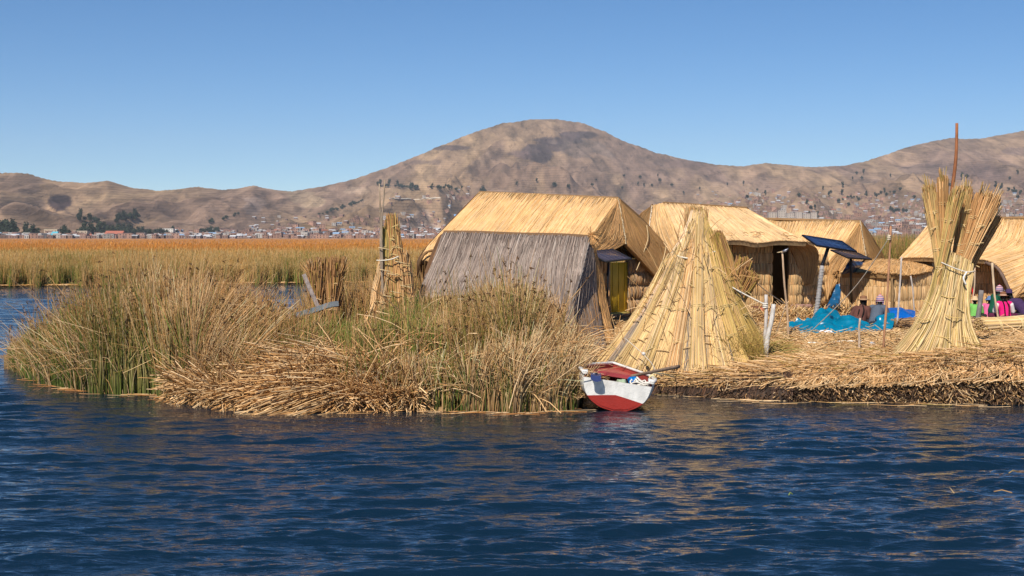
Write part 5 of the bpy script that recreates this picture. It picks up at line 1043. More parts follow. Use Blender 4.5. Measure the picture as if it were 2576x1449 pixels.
def boards():
    def board(name, pts, wv, th, col, lb, cat='board'):
        mb = MB(); P = np.array([W(*p) for p in pts]); c = crspline(P, np.linspace(0, 1, 20)); wv = np.asarray(wv, float); n = np.cross(c[-1] - c[0], wv); n /= np.linalg.norm(n)
        a, b = c - wv / 2, c + wv / 2; cc = np.array(col) * U(.8, 1.15, (20, 1))
        ring = np.stack([a, b, b + n * th, a + n * th], 1); mb.grid(ring, np.repeat(cc[:, None], 4, 1), wrap=True)
        for k in (0, -1): i = mb.verts(ring[k], col); mb.quads([[i, i + 1, i + 2, i + 3]])
        tag(mb.build(name, M['wood'], org=P[0], smooth=False), lb, cat)
    board('weathered_plank', [(764, 690, 29.6), (780, 728, 29.6), (801, 775, 29.6)], (.075, .02, .03), .03, (.30, .25, .235), 'grey weathered plank leaning upright against the dark reed sheaf', 'plank')
    board('weathered_plank', [(722, 802, 28.9), (760, 790, 29.0), (800, 778, 29.1), (830, 768, 29.2), (852, 765, 29.3)], (-.02, .12, .10), .02, (.13, .145, .16), 'curved grey plank tapering to a dark point among the green reeds', 'plank')
    board('weathered_plank', [(644, 808, 28.9), (668, 812, 28.9), (705, 812, 29.0)], (0, .1, .2), .025, (.30, .30, .30), 'short whitish plank half hidden in the reeds', 'plank')
    board('weathered_plank', [(700, 826, 28.6), (725, 835, 28.6), (765, 828, 28.8)], (0, .02, .26), .03, (.16, .13, .13), 'dark broad board lying low in the reeds under the curved plank', 'board')
boards()
# ================================================================== SOLAR PANELS
def solar(lb, FL, FR, BR, BL, pole_pts, cellcol, framecol, lower=None, under=.0):
    q = [W(*p) for p in (FL, FR, BR, BL)]; c = sum(q) / 4; ux = (q[1] - q[0] + q[2] - q[3]) / 2; uy = (q[3] - q[0] + q[2] - q[1]) / 2
    sx, sy = np.linalg.norm(ux), np.linalg.norm(uy); ux /= sx; uy /= sy; uz = np.cross(ux, uy); uz /= np.linalg.norm(uz); uy = np.cross(uz, ux)
    bp = np.array(pole_pts[-1]); t = thing('solar_panel', lb, 'solar panel', bp)
    mb = MB(); e = .035
    for s in (-1, 1):
        mb.box(c + uy * s * (sy / 2 - e / 2), sx, e, .045, framecol, ux, uy, uz); mb.box(c + ux * s * (sx / 2 - e / 2), e, sy - 2 * e - .002, .043, framecol, ux, uy, uz)
    mb.build('panel_frame', M['metal'], t)
    mb = MB(); mb.box(c + uz * .004, sx - 2 * e, sy - 2 * e, .026, cellcol, ux, uy, uz, bev=.05)
    nx, ny = 6, 3
    for i in range(1, nx): mb.box(c + ux * ((i / nx - .5) * (sx - 2 * e)) + uz * .0185, .006, sy - 2 * e - .01, .003, np.array(cellcol) * 2.2 + .02, ux, uy, uz)
    for j in range(1, ny): mb.box(c + uy * ((j / ny - .5) * (sy - 2 * e)) + uz * .0192, sx - 2 * e - .01, .006, .003, np.array(cellcol) * 2.2 + .02, ux, uy, uz)
    mb.build('panel_glass', M['cell'], t)
    mb = MB(); mb.box(c - uz * .04, sx * .35, sy * .5, .035, (.03, .03, .035), ux, uy, uz); mb.build('mount_bracket', M['metal'], t)
    mb = MB(); P = np.array([c - uz * .05] + pole_pts); n = 12
    if lower: k = lower
    mb.tubes(crspline(P, np.linspace(0, 1, n))[None], pole_r, (.025, .025, .03), sides=10, cap=True); mb.build('pole', M['metal'], t)
    return t, c
pole_r = .03
solar('small dark solar panel under the gable of the yellow door hut', (1521, 659, 34.9), (1589, 652, 35.3), (1543, 627, 36.0), (1475, 634, 35.6), [W(1529, 700, 35.3), gpt(1526, 35.35)], (.045, .04, .06), (.05, .05, .06))
pole_r = .045
tb_, cb = solar('large blue solar panel tilted on a wired grey post', (2046, 617, 36.2), (2148, 632, 36.7), (2126, 609, 37.4), (2025, 593, 36.9), [W(2081, 630, 36.6), W(2066, 675, 36.6)], (.018, .035, .095), (.02, .02, .03))
mb = MB(); a_ = W(2068, 668, 36.57); b_ = gpt(2049, 36.6); stick(mb, a_, b_, .055, .065, (.33, .31, .31), n=12, wob=.006, sides=10); mb.build('grey_post', M['wood'], tb_)
ax_ = b_ - a_; mb = MB(); q_ = np.linspace(0, 1, 260); e1 = np.cross(ax_, [0, 1, .2]); e1 /= np.linalg.norm(e1); e2 = np.cross(ax_ / np.linalg.norm(ax_), e1); th = q_ * 2 * PI * 17
mb.tubes((a_ + ax_ * (.03 + .9 * q_ + .012 * np.sin(th * .9))[:, None] + .068 * (np.cos(th)[:, None] * e1 + np.sin(th)[:, None] * e2))[None], .0045, (.46, .44, .41), sides=4); mb.build('wire_wrap', M['rope'], tb_)
pole_r = .04
solar('dark brown solar panel behind the large blue panel', (2128, 648, 41.4), (2188, 653, 41.9), (2156, 633, 42.6), (2093, 630, 42.1), [W(2141, 700, 42.0), gpt(2141, 43.2)], (.05, .035, .035), (.03, .03, .035))

# ================================================================== POLES, POSTS AND ROPES
def pole(name, lb, top, bot, Y, r0, r1, col, extra=None, wob=.012, cat='pole', group=None, dY=0):
    mb = MB(); b = gpt(bot[0], Y, -.12); a = W(top[0], top[1], Y + dY); stick(mb, b, a, r0, r1, col, n=11, wob=wob)
    o = mb.build(name, M['wood'], org=b); tag(o, lb, cat, group); return o
GW = (.48, .44, .42); BW = (.40, .26, .16)
pole('mooring_stake', 'upright grey stake holding the white rope beside the reed cone', (1927, 741), (1921, 905), 28.75, .042, .032, GW, cat='stake')
pole('mooring_stake', 'leaning pale grey stake crossing the upright one beside the reed cone', (1946, 765), (1922, 907), 28.5, .055, .045, (.56, .53, .50), cat='stake')
pole('thin_pole', 'thin tan pole standing before the dark doorway', (1968, 631), (1984, 850), 33.2, .029, .022, (.46, .32, .21))
mb = MB(); c_ = W(1969, 633, 33.15); mb.tubes(np.array([c_ + [.0, 0, 0], c_ + [.05, -.04, .02], c_ + [.12, -.06, .075]])[None], np.array([[.02, .035, .006]]), (.35, .36, .40), sides=6, cap=True); mb.tubes(np.array([c_ + [-.13, 0, -.02], c_, c_ + [.03, -.03, 0]])[None], .009, (.5, .4, .25), sides=5); tag(mb.build('pole_blade', M['metal'], org=c_), 'small grey blade lashed to the top of the thin tan pole', 'blade')
pole('short_stick', 'short stick with a cord knot in front of the seated pair', (2164, 800), (2161, 886), 29.3, .028, .022, (.46, .36, .28), cat='stick')
pole('thin_pole', 'tall thin red brown pole with a guy rope near its top', (2241, 569), (2222, 886), 29.0, .025, .021, (.36, .185, .105), wob=.016)
pole('thin_pole', 'thin grey pole before the small kitchen hut', (2268, 646), (2254, 831), 35.0, .026, .02, (.47, .41, .38))
pole('thin_pole', 'short grey pole leaning towards the kitchen hut side wall', (2291, 694), (2304, 799), 39.5, .024, .02, (.42, .37, .34))
pole('thin_pole', 'thin pale pole beside the red cloth strip', (2452, 673), (2447, 800), 39.6, .026, .022, (.52, .38, .26))
pole('thin_pole', 'crooked pale stick in front of the person in green', (2496, 661), (2512, 800), 37.2, .024, .032, (.56, .42, .28), wob=.02)
pole('wooden_post', 'thick grey post leaning beside the fan shaped reed stack', (2469, 730), (2454, 826), 34.4, .062, .058, (.20, .18, .175), wob=.003, cat='post')
mb = MB(); a0 = W(2232, 612, 28.97); tie(mb, a0 + [0.03, 0, .12], .034, (0, 0, 1), ROPE, 3, .01, tail=False); rope(mb, [W(2239, 596, 28.97), W(2147, 727, 30.4), gpt(2016, 32.2, .02)], .010, (.50, .45, .38), n=24); tag(mb.build('guy_rope', M['rope'], org=a0), 'grey guy rope slanting from the tall red brown pole over the tarp', 'rope')
mb = MB(); rope(mb, [W(1740, 652, 28.68), W(1830, 712, 28.75), W(1926, 767, 28.72)], .016, (.64, .58, .50), n=26, sag=.03); tie(mb, W(1925, 768, 28.74), .045, (0, 0, 1), (.7, .66, .6), 3, .014, tail=False); tag(mb.build('mooring_rope', M['rope'], org=W(1740, 652, 28.68)), 'white rope from the girdle of the reed cone to the upright stake', 'rope')
mb = MB(); rope(mb, [W(1878, 684, 29.7), W(1925, 728, 31.4), W(1976, 765, 33.16)], .011, (.55, .47, .38), n=20, sag=.02); rope(mb, [W(1977, 768, 33.16), W(1966, 800, 33.3), gpt(1950, 33.6)], .009, (.5, .42, .34), n=14); tag(mb.build('guy_rope', M['rope'], org=W(1878, 684, 29.7)), 'thin rope from the leaning olive bundle to the tan pole', 'rope')
mb = MB(); rope(mb, [W(1572, 851, 28.2), W(1596, 871, 27.95), W(1618, 891, 27.75), W(1640, 915, 27.3), W(1652, 938, 26.2), W(1668, 945, 26.9)], .009, (.55, .49, .42), n=26); mb.ball(W(1619, 890, 27.72), .038, (.6, .58, .56), 8); tag(mb.build('mooring_rope', M['rope'], org=W(1618, 891, 27.75)), 'knotted white rope running down the cone foot to the boat', 'rope')
mb = MB(); p = np.linspace(0, 1, 16); top_ = W(2441, 672, 40.0); bot_ = W(2449, 757, 39.9); c_ = top_ + (bot_ - top_) * p[:, None]; c_[:, 0] += .03 * np.sin(p * 9); wv = .055 + .02 * np.sin(p * 7)
g_ = np.stack([c_ + np.stack([-wv, 0 * p, 0 * p], 1), c_ + np.stack([0 * p, .03 * np.cos(p * 8) - .03, 0 * p], 1), c_ + np.stack([wv, 0 * p, 0 * p], 1), c_ + np.stack([0 * p, 0 * p + .03, 0 * p], 1)], 1); mb.grid(g_, (.55, .008, .012), wrap=True); tag(mb.build('red_cloth_strip', M['cloth'], org=top_), 'long red cloth strip hanging before the hut behind the fan stack', 'cloth')

# ================================================================== TARPS AND SMALL THINGS
def tarp(name, lb, rows, col, n=90, m=60, amp=.07, mt='plastic', cat='tarp', seed=3, fs=.35):
    P = Patch(rows, n, m); V = P.G.copy(); uu, vv = np.meshgrid(np.linspace(0, 1, n), np.linspace(0, 1, m))
    x, y = V[..., 0], V[..., 1] + V[..., 2] * 1.6
    f = np.abs(2 * fbm(x / fs / 1.6, y / fs / 1.6, seed, 2) - 1); f2 = np.abs(2 * fbm((x + y) / fs * .9, (x - y) / fs * .5, seed + 5, 2) - 1)
    V += P.N * (amp * (1 - f * 1.7 - f2 * 1.3)[..., None])
    V[..., 2] = np.maximum(V[..., 2], gx(V[..., 0], V[..., 1]) + .012)
    mb = MB(); mb.grid(V, np.array(col) * (.9 + .2 * fbm(uu * 9, vv * 9, 3, 2))[..., None], flip=not P.flip); mb.grid(V - P.N * .008, col, flip=P.flip)
    return tag(mb.build(name, M[mt], org=V.reshape(-1, 3).mean(0)), lb, cat)
TEAL = (.0, .155, .275)
tarp('plastic_tarp', 'crumpled shiny teal tarp on the straw in front of the seated pair', [[(2078, 790, 36.6), (2120, 806, 36.3), (2165, 820, 35.6), (2205, 822, 35.5), (2246, 800, 36.2)], [(1994, 812, 35.4), (2030, 811, 35.6), (2076, 780, 35.9), (2100, 812, 35.5), (2130, 798, 35.3), (2160, 819, 35.0), (2190, 824, 34.9), (2214, 796, 35.2), (2250, 800, 35.2)], [(1984, 828, 34.8), (2030, 828, 34.7), (2080, 822, 34.6), (2140, 824, 34.5), (2200, 828, 34.4), (2246, 824, 34.4)], [(1983, 846, 34.2), (2040, 851, 33.8), (2100, 847, 33.9), (2170, 842, 34.0), (2246, 838, 34.2)]], TEAL, 150, 90, .115, fs=.36)
tarp('plastic_tarp', 'bright blue tarp heaped behind the thin grey pole', [[(2228, 778, 38.6), (2260, 778, 38.6), (2302, 786, 38.6)], [(2224, 782, 38.0), (2245, 778, 37.8), (2275, 781, 37.8), (2303, 788, 37.8)], [(2224, 806, 37.4), (2262, 806, 37.2), (2304, 803, 37.3)]], (.004, .10, .42), 70, 40, .05, seed=8)
tarp('plastic_tarp', 'dark blue plastic sheet hanging at the corner of the kitchen hut', [[(2104, 716, 41.6), (2113, 713, 41.6)], [(2092, 745, 41.3), (2113, 745, 41.4)], [(2078, 772, 41.0), (2112, 775, 41.2)], [(2066, 795, 40.7), (2088, 806, 40.8), (2111, 802, 41.0)]], (.012, .085, .19), 50, 50, .06, seed=14, fs=.25)
tarp('plastic_tarp', 'navy sheet bunched around the pole of the brown solar panel', [[(2136, 656, 42.3), (2144, 655, 42.3), (2176, 660, 43.9)], [(2124, 676, 42.2), (2145, 672, 42.1), (2176, 668, 43.5)], [(2116, 690, 42.3), (2140, 686, 42.4), (2170, 676, 43.4)]], (.008, .028, .085), 40, 30, .03, seed=21)
tarp('dark_cloth', 'dark grey cloth lying flat on the straw left of the teal tarp', [[(1908, 826, 36.6), (1945, 828, 36.4), (1984, 828, 36.2)], [(1908, 838, 35.4), (1945, 842, 35.0), (1986, 842, 34.8)]], (.035, .032, .045), 50, 24, .03, 'cloth', 'cloth', 5)
tarp('white_cloth', 'small white cloth lying on the teal tarp', [[(2064, 831, 34.15), (2092, 831, 34.15)], [(2060, 838, 33.95), (2094, 838, 33.95)], [(2066, 842, 33.8), (2088, 842, 33.8)]], (.78, .78, .80), 24, 14, .012, 'cloth', 'cloth', 6)
def pot():
    c = gpt(2123, 38.0, -.01); mb = MB(); K = (.022, .020, .022)
    mb.lathe(c, [(.02, 0), (.09, .01), (.135, .07), (.145, .12), (.125, .18), (.085, .215), (.075, .225), (.095, .245), (.10, .255), (.088, .255), (.07, .225), (.02, .2)], K, 22)
    t = thing('cooking_pot', 'round black clay pot beside the seated woman in brown', 'pot', c); mb.build('pot_body', M['pot'], t)
    for s in (-1, 1):
        h = MB(); h.tubes(np.array([c + [s * .12, 0, .19], c + [s * .165, 0, .21], c + [s * .15, 0, .15], c + [s * .135, 0, .13]])[None], .012, K, sides=6, cap=True); h.build('handle', M['pot'], t)
pot()
mb = MB(); mb.tubes(np.array([gpt(x, 31.2, .06) for x in np.linspace(2023, 2168, 9)])[None], .016, (.72, .69, .64), sides=8, cap=True); tag(mb.build('white_pipe', M['paint'], org=gpt(2095, 31.2)), 'thin white pipe lying across the straw before the teal tarp', 'pipe')
def rag(name, lb, px, Y, s, col, mt='plastic', seed=1, cat='litter', flat=.5):
    c = gpt(px, Y, .02); th = np.linspace(0, PI, 12); ph = np.arange(18) * 2 * PI / 18; d = np.stack([np.sin(th)[:, None] * np.cos(ph), np.sin(th)[:, None] * np.sin(ph), np.cos(th)[:, None] + 0 * ph], -1)
    rr = .55 + .9 * fbm(d[..., 0] * 2.2 + seed * 3 + 5, d[..., 1] * 2.2 + d[..., 2] * 1.7 + 5, seed, 3); P = c + d * rr[..., None] * np.array(s); P[..., 2] = np.maximum(P[..., 2], c[2] - .03); P[..., 2] = c[2] + (P[..., 2] - c[2])
    mb = MB(); mb.grid(P, col, wrap=True, flip=True); tag(mb.build(name, M[mt], org=c), lb, cat)
rag('plastic_scrap', 'crumpled white plastic scrap on the straw before the fan stack', 2155, 27.9, (.075, .06, .06), (.8, .8, .82), seed=2)
rag('plastic_bag', 'crumpled grey plastic bag at the right foot of the cone', 1836, 27.9, (.14, .1, .09), (.50, .50, .53), seed=5, cat='bag')
rag('plastic_bag', 'flat whitish plastic bag lying to the right of the grey bag', 1868, 27.8, (.2, .1, .06), (.6, .6, .63), seed=7, cat='bag')
rag('dark_stone', 'small dark stone on the straw near the bank edge', 1961, 27.1, (.05, .04, .055), (.05, .045, .06), 'pot', 9, 'stone')
rag('plastic_scrap', 'grey plastic scrap lying right of the short stick', 2195, 29.9, (.07, .06, .09), (.4, .4, .44), seed=12)
rag('plastic_bag', 'clear plastic bag crumpled between the cone foot and the boat', 1706, 27.75, (.14, .07, .06), (.56, .54, .52), seed=15, cat='bag')
def lying():
    for i, (a, b, Y, lb) in enumerate((((2462, 836), (2640, 790), 33.6, 'lying roll of cut reeds, the upper of two beside the grey post'), ((2466, 858), (2660, 822), 32.6, 'lying roll of cut reeds, the lower of two beside the grey post'))):
        A = gpt(a[0], Y, .16); B = gpt(b[0], Y + .6, .22); t = thing('reed_roll', lb, 'reed roll', gpt(a[0], Y)); mb = MB(); tm = MB()
        sheaf(mb, A, B, .17, 900, YEL, [1] * 5, r=.010, flare=(1.1, 1, 1), rag=.04, ties=(.22, .5, .8), tm=tm, tcol=(.66, .52, .28)); mb.build('reeds', M['straw'], t); tm.build('ties', M['straw'], t)
lying()
def mats():
    t = thing('reed_mat_pile', 'brown reed mat and boards lying right of the teal tarp', 'mat pile', gpt(2290, 35.4)); mb = MB()
    mb.box(gpt(2292, 35.6, .26), 1.0, .5, .03, (.36, .22, .12), (1, .1, .06), (-.1, 1, 0)); mb.build('board', M['wood'], t); mb = MB()
    n = 500; px = U(2246, 2320, n); Y = U(34.9, 35.9, n); litter(mb, X_(px, Y), Y, gz(px, Y) + U(0, .2, n), U(.2, .6, n), U(.007, .012, n), [(.3, .18, .09), TAN, (.16, .10, .07)], [3, 2, 2], dirm=.1, dirs=.4); mb.build('reeds', M['straw'], t)
    mb = MB(); mb.box(gpt(2508, 36.6, .14), 1.35, .7, .05, (.38, .24, .14), (1, .05, .02), (-.05, 1, 0)); tag(mb.build('low_board', M['wood'], org=gpt(2508, 36.6)), 'low brown board covered with craft goods before the woman in pink', 'board')
    zt = float(gz(2508, 36.6)) + .165
    for nm, lb, px, s, col in (('yellow_cloth', 'folded yellow cloth on the low board, left of the seeds', 2478, (.07, .08, .06), (.75, .40, .01)), ('yellow_cloth', 'yellow cloth heap on the low board next to the dark seeds', 2488, (.09, .08, .05), (.72, .38, .01)), ('lime_cloth', 'lime green cloth on the left end of the low board', 2466, (.10, .1, .05), (.28, .42, .02)), ('brown_seeds', 'pile of dark brown seeds on the low board', 2512, (.16, .1, .035), (.09, .035, .02))):
        c = np.array([X_(px, 36.5), 36.5, zt + .012]); mb = MB(); th = np.linspace(0, PI, 10); ph = np.arange(16) * 2 * PI / 16; d = np.stack([np.sin(th)[:, None] * np.cos(ph), np.sin(th)[:, None] * np.sin(ph), np.cos(th)[:, None] + 0 * ph], -1)
        P = c + d * np.array(s) * (.7 + .6 * fbm(d[..., 0] * 2.5 + px, d[..., 1] * 2.5 + d[..., 2] * 2, 3, 3))[..., None]; P[..., 2] = np.maximum(P[..., 2], c[2] - .01); mb.grid(P, col, wrap=True, flip=True); tag(mb.build(nm, M['cloth'], org=c), lb, 'craft goods')
mats()
def bucket():
    c = gpt(2569, 36.2); t = thing('bucket', 'bright yellow plastic bucket at the edge of the seated group', 'bucket', c); mb = MB(); y = (.80, .55, .0)
    mb.lathe(c, [(.01, .005), (.115, .005), (.14, .21), (.155, .215), (.155, .235), (.142, .235), (.118, .02), (.01, .02)], y, 24); mb.build('bucket_body', M['plastic'], t)
    h = MB(); th = np.linspace(0, PI, 14); h.tubes((c + np.stack([.15 * np.cos(th), -.03 - .09 * np.sin(th), .21 - .03 * np.sin(th)], 1))[None], .006, (.6, .6, .6), sides=5); h.build('handle', M['metal'], t)
bucket()

# ================================================================== ROWING BOAT
def boat():
    S = np.array([X_(1549, 24.75), 24.75]); B = np.array([X_(1537, 27.55), 27.55]); ax = B - S; L = np.linalg.norm(ax); ax /= L; la = np.array([ax[1], -ax[0]])
    roll = math.radians(8.5)
    def w3(s, x, z):
        xr = x * math.cos(roll) + (z - .3) * math.sin(roll); zr = (z - .3) * math.cos(roll) - x * math.sin(roll) + .3
        s = np.asarray(s, float); return np.stack([S[0] + ax[0] * s + la[0] * xr, S[1] + ax[1] * s + la[1] * xr, zr + 0 * s], -1)
    ss = np.array([0, .12, .35, .8, 1.3, 1.8, 2.2, 2.55, L]); hw = np.array([.60, .64, .675, .685, .64, .50, .34, .17, .012]); gzz = np.array([.585, .60, .61, .60, .59, .585, .585, .59, .60]); kz = np.array([.0, -.01, -.05, -.06, -.05, -.02, .05, .16, .36])
    s = np.linspace(0, L, 60); HWs, GZ, KZ = [np.interp(s, ss, v) for v in (hw, gzz, kz)]
    # smooth the plan
    k = np.ones(5) / 5; HWs = np.r_[HWs[:2], np.convolve(HWs, k, 'valid'), HWs[-2:]]
    q = np.linspace(0, 1, 18)
    def sec(q, hwv, top, keel, ins=0.): x = (hwv - ins) * np.sqrt(np.clip(1 - (1 - q) ** 2.7, 0, 1)) * (.94 + .06 * q); return x, keel + ins + (top - keel - ins) * q
    t = thing('rowing_boat', 'white and red wooden rowing boat moored stern first by the reeds', 'boat', w3(np.array(1.2), 0., 0.))
    white = np.array([.74, .725, .70]); red = np.array([.29, .022, .015]); redin = np.array([.30, .05, .042]); brn = np.array([.20, .09, .05])
    def shell(mb, ins, colf, flip):
        for sg in (-1, 1):
            x, z = sec(q[:, None], HWs[None], GZ[None], KZ[None], ins); P = w3(np.broadcast_to(s, x.shape), sg * x, z); mb.grid(P, colf(z, x), flip=(sg > 0) ^ flip)
    mb = MB(); shell(mb, 0, lambda z, x: np.where((z < .24)[..., None], brn * (.7 + .6 * fbm(x * 8, z * 8, 3, 2))[..., None], white * (.8 + .3 * fbm(x * 6, z * 20, 5, 3))[..., None]), True); mb.build('hull', M['paint'], t)
    mb = MB(); shell(mb, .03, lambda z, x: redin * np.ones(x.shape + (1,)), False); mb.build('inner_planking', M['paint'], t)
    mb = MB()
    for sg in (-1, 1):
        x = sg * (HWs - .012); rail = []
        for dx, dz in ((-.035, -.02), (.035, -.02), (.04, .02), (-.04, .022)): rail.append(w3(s, x + sg * dx * .9, GZ + dz + .005))
        mb.grid(np.stack(rail, 1), white * .98, wrap=True, flip=sg < 0)
    mb.build('gunwale', M['paint'], t)
    # quarter knees at the stern corners
    for sg in (-1, 1):
        mb = MB(); p0 = w3(np.array(.16), sg * .585, .60); mb.box(p0, .10, .30, .07, white * .95, (la[0], la[1], -math.sin(roll)), (ax[0], ax[1], 0), (math.sin(roll) * la[0], math.sin(roll) * la[1], 1)); mb.build('quarter_knee', M['paint'], t)
    # transom, painted in two fields
    f = np.linspace(-.999, .999, 61); top = .52 - .0 * f; h0 = .60; xq = f * h0; zb = .0 + .60 * (1 - (1 - np.clip(np.abs(f) / .985, 0, 1) ** 2) ** (1 / 2.7)); zl = .285 - .10 * np.abs(f) ** 1.1
    def field(z0, z1, col, y, flip=False):
        r = np.linspace(0, 1, 6)[:, None]; Z = z0 + (z1 - z0) * r; X = np.broadcast_to(xq, Z.shape); rake = y - .10 * (Z - .3)
        return w3(rake, X, Z), col
    mb = MB(); lo = np.minimum(zb, top); P, c = field(np.minimum(np.maximum(zl, lo), top), top, white, -.012); cc = white * (1 - .22 * sstep(.5, .75, fbm(P[..., 0] * 9, P[..., 2] * 9, 4, 4)) - .25 * sstep(.46, .54, P[..., 2] + P[..., 0] * .16) * fbm(P[..., 0] * 14, P[..., 2] * 4, 8, 3))[..., None]; mb.grid(P, cc)
    P, c = field(np.minimum(lo, zl), np.minimum(zl, np.maximum(lo, zl)), red, -.012); mb.grid(P, red)
    P, c = field(lo, top, redin, .035); mb.grid(P, redin * .9, flip=True)
    a1 = field(top, top, 0, -.012)[0][0]; a2 = field(top, top, 0, .035)[0][0]; mb.grid(np.stack([a1, a2], 0), (.50, .44, .36))
    mb.build('transom', M['paint'], t)
    # fore deck
    sd = np.linspace(1.82, L - .04, 24); hd = np.interp(sd, s, HWs) - .03; zd = np.interp(sd, s, GZ) - .085; mb = MB(); r = np.linspace(-1, 1, 9); X = r[:, None] * hd[None]; P = w3(np.broadcast_to(sd, X.shape), X, zd[None] + 0 * X); mb.grid(P, (.40, .085, .06), flip=True)
    e = P[:, 0]; e2 = w3(np.full(9, 1.82), r * hd[0], zd[0] - .075); mb.grid(np.stack([e2, e], 0), (.30, .045, .055)); mb.build('fore_deck', M['paint'], t)
    mb = MB(); X = np.linspace(-.57, .57, 9); a = w3(np.full(9, .62), X, .33 + 0 * X); b = w3(np.full(9, .86), X, .33 + 0 * X); mb.grid(np.stack([a, b], 0), redin, flip=True); mb.grid(np.stack([a - [0, 0, .03], a], 0), redin * .8); mb.build('thwart', M['paint'], t)
    mb = MB(); n = 20; X = np.linspace(-.5, .5, n); sb = np.linspace(.05, 2, 12); Pz = w3(sb[:, None] + 0 * X, X[None] * np.interp(sb, s, HWs)[:, None], np.full((12, n), .06)); mb.grid(Pz, (.12, .05, .04), flip=False); mb.build('floor_boards', M['wood'], t)
    # motor pad on the stern, left
    t2 = thing('motor_bracket', 'dark blue bracket clamped on the left of the boat stern', 'bracket', w3(np.array(-.05), -.40, .55)); mb = MB(); th = np.linspace(-.6, .6, 9)
    def sheet(o): return np.stack([w3(np.full(9, -.24 + 0.0) + .05 * np.cos(th * 2.4) * 0 + o, -.40 + .085 * np.sin(th * 2.2), np.full(9, z)) for z in (.545, .63)], 0)
    R = []
    for sv in np.linspace(-.24, .12, 8): R.append(w3(np.full(9, sv), -.40 + .09 * th / .6, .615 - .03 * (1 - (th / .6) ** 2) + .0 * th))
    R = np.array(R); mb.grid(R, (.022, .03, .11), flip=False); mb.grid(R - [0, 0, .03], (.02, .025, .09), flip=True)
    mb.grid(np.stack([R[0] - [0, 0, .10], R[0]], 0), (.03, .045, .15)); mb.grid(np.stack([R[0] - [0, 0, .10] + [0, .02, 0], R[0] + [0, .02, 0]], 0), (.02, .03, .1), flip=True)
    for j in (0, -1): mb.grid(np.stack([R[:, j] - [0, 0, .03], R[:, j]], 0), (.02, .025, .09), flip=j == 0)
    mb.build('pad', M['plastic'], t2)
    mb = MB(); mb.box(w3(np.array(.06), -.40, .50), .10, .05, .22, (.03, .03, .05)); mb.build('clamp', M['metal'], t2)
    # gear in the stern
    def blob(nm, lb, sv, x, z, sz, col, seed, mt='plastic', cat='bag'):
        c = w3(np.array(sv), x, z); th = np.linspace(0, PI, 14); ph = np.arange(22) * 2 * PI / 22; d = np.stack([np.sin(th)[:, None] * np.cos(ph), np.sin(th)[:, None] * np.sin(ph), np.cos(th)[:, None] + 0 * ph], -1)
        P = c + d * np.array(sz) * (.55 + .9 * fbm(d[..., 0] * 2.4 + seed, d[..., 1] * 2.4 + d[..., 2] * 2, seed, 3))[..., None]; mb = MB(); mb.grid(P, col, wrap=True, flip=True); tag(mb.build(nm, M[mt], org=c), lb, cat)
    blob('blue_bag', 'blue plastic bag in the stern of the rowing boat', .22, .28, .55, (.10, .10, .08), (.0, .13, .42), 3)
    blob('green_net', 'small green net heap in the boat stern beside the blue bag', .2, .08, .50, (.09, .1, .06), (.30, .38, .26), 6, 'cloth', 'net')
    mb = MB(); c = w3(np.array(.10), .42, .55)
    for i in range(9):
        th = np.linspace(0, 2 * PI, 24); rr = U(.07, .15); p = c + np.stack([rr * np.cos(th) + U(-.06, .06), rr * .6 * np.sin(th), .035 * np.sin(th * 2 + i) + U(-.03, .05) + 0 * th - .03 * np.cos(th)], 1); mb.tubes(p[None], .013, (.66, .62, .56), sides=5)
    tag(mb.build('rope_coil', M['rope'], org=c), 'tangled white rope heaped on the right corner of the boat stern', 'rope')
    a = w3(np.array(.55), .30, .62); b = W(1708, 922, 26.6); mb = MB(); stick(mb, a + (a - b) * .05, b, .026, .034, (.25, .17, .12), n=9, wob=.008); tag(mb.build('oar', M['wood'], org=a), 'brown wooden oar shaft lying over the right gunwale of the boat', 'oar')
    mb = MB(); rope(mb, [w3(np.array(.5), .60, .66), w3(np.array(.55), .62, .70), W(1668, 940, 25.7), W(1700, 950, 27.5)], .011, (.6, .5, .3), n=20); tie(mb, w3(np.array(.5), .62, .63), .05, (ax[0], ax[1], .2), (.6, .5, .28), 3, .011); tag(mb.build('boat_rope', M['rope'], org=w3(np.array(.5), .6, .66)), 'straw coloured rope lashed round the oar at the right gunwale', 'rope')
boat()

# ================================================================== PEOPLE
def fuse(mb, name, voxel, material, parent, smooth=4):
    """melts overlapping volumes into one continuous surface"""
    o = mb.build(name + '_raw', material)
    md = o.modifiers.new('r', 'REMESH'); md.mode = 'VOXEL'; md.voxel_size = voxel; md.use_smooth_shade = True
    s = o.modifiers.new('s', 'SMOOTH'); s.iterations = smooth; s.factor = .5
    bpy.context.view_layer.update(); dg = bpy.context.evaluated_depsgraph_get()
    me = bpy.data.meshes.new_from_object(o.evaluated_get(dg)); me.name = name
    bpy.data.objects.remove(o)
    me.materials.clear(); me.materials.append(material)
    n = bpy.data.objects.new(name, me); COL.objects.link(n); n.parent = parent
    v = np.empty(len(me.vertices) * 3, np.float32); me.vertices.foreach_get('co', v); v = v.reshape(-1, 3) - ORG[parent.name].astype(np.float32); me.vertices.foreach_set('co', v.ravel())
    return n
CM = {}
def cmat(col, rough=.9):
    k = tuple(np.round(col, 3))
    if k not in CM: CM[k] = mat('cloth_%d' % len(CM), rough, .1, .14, 14, .4, 70, col=tuple(col))
    return CM[k]
SKIN = (.26, .125, .07)
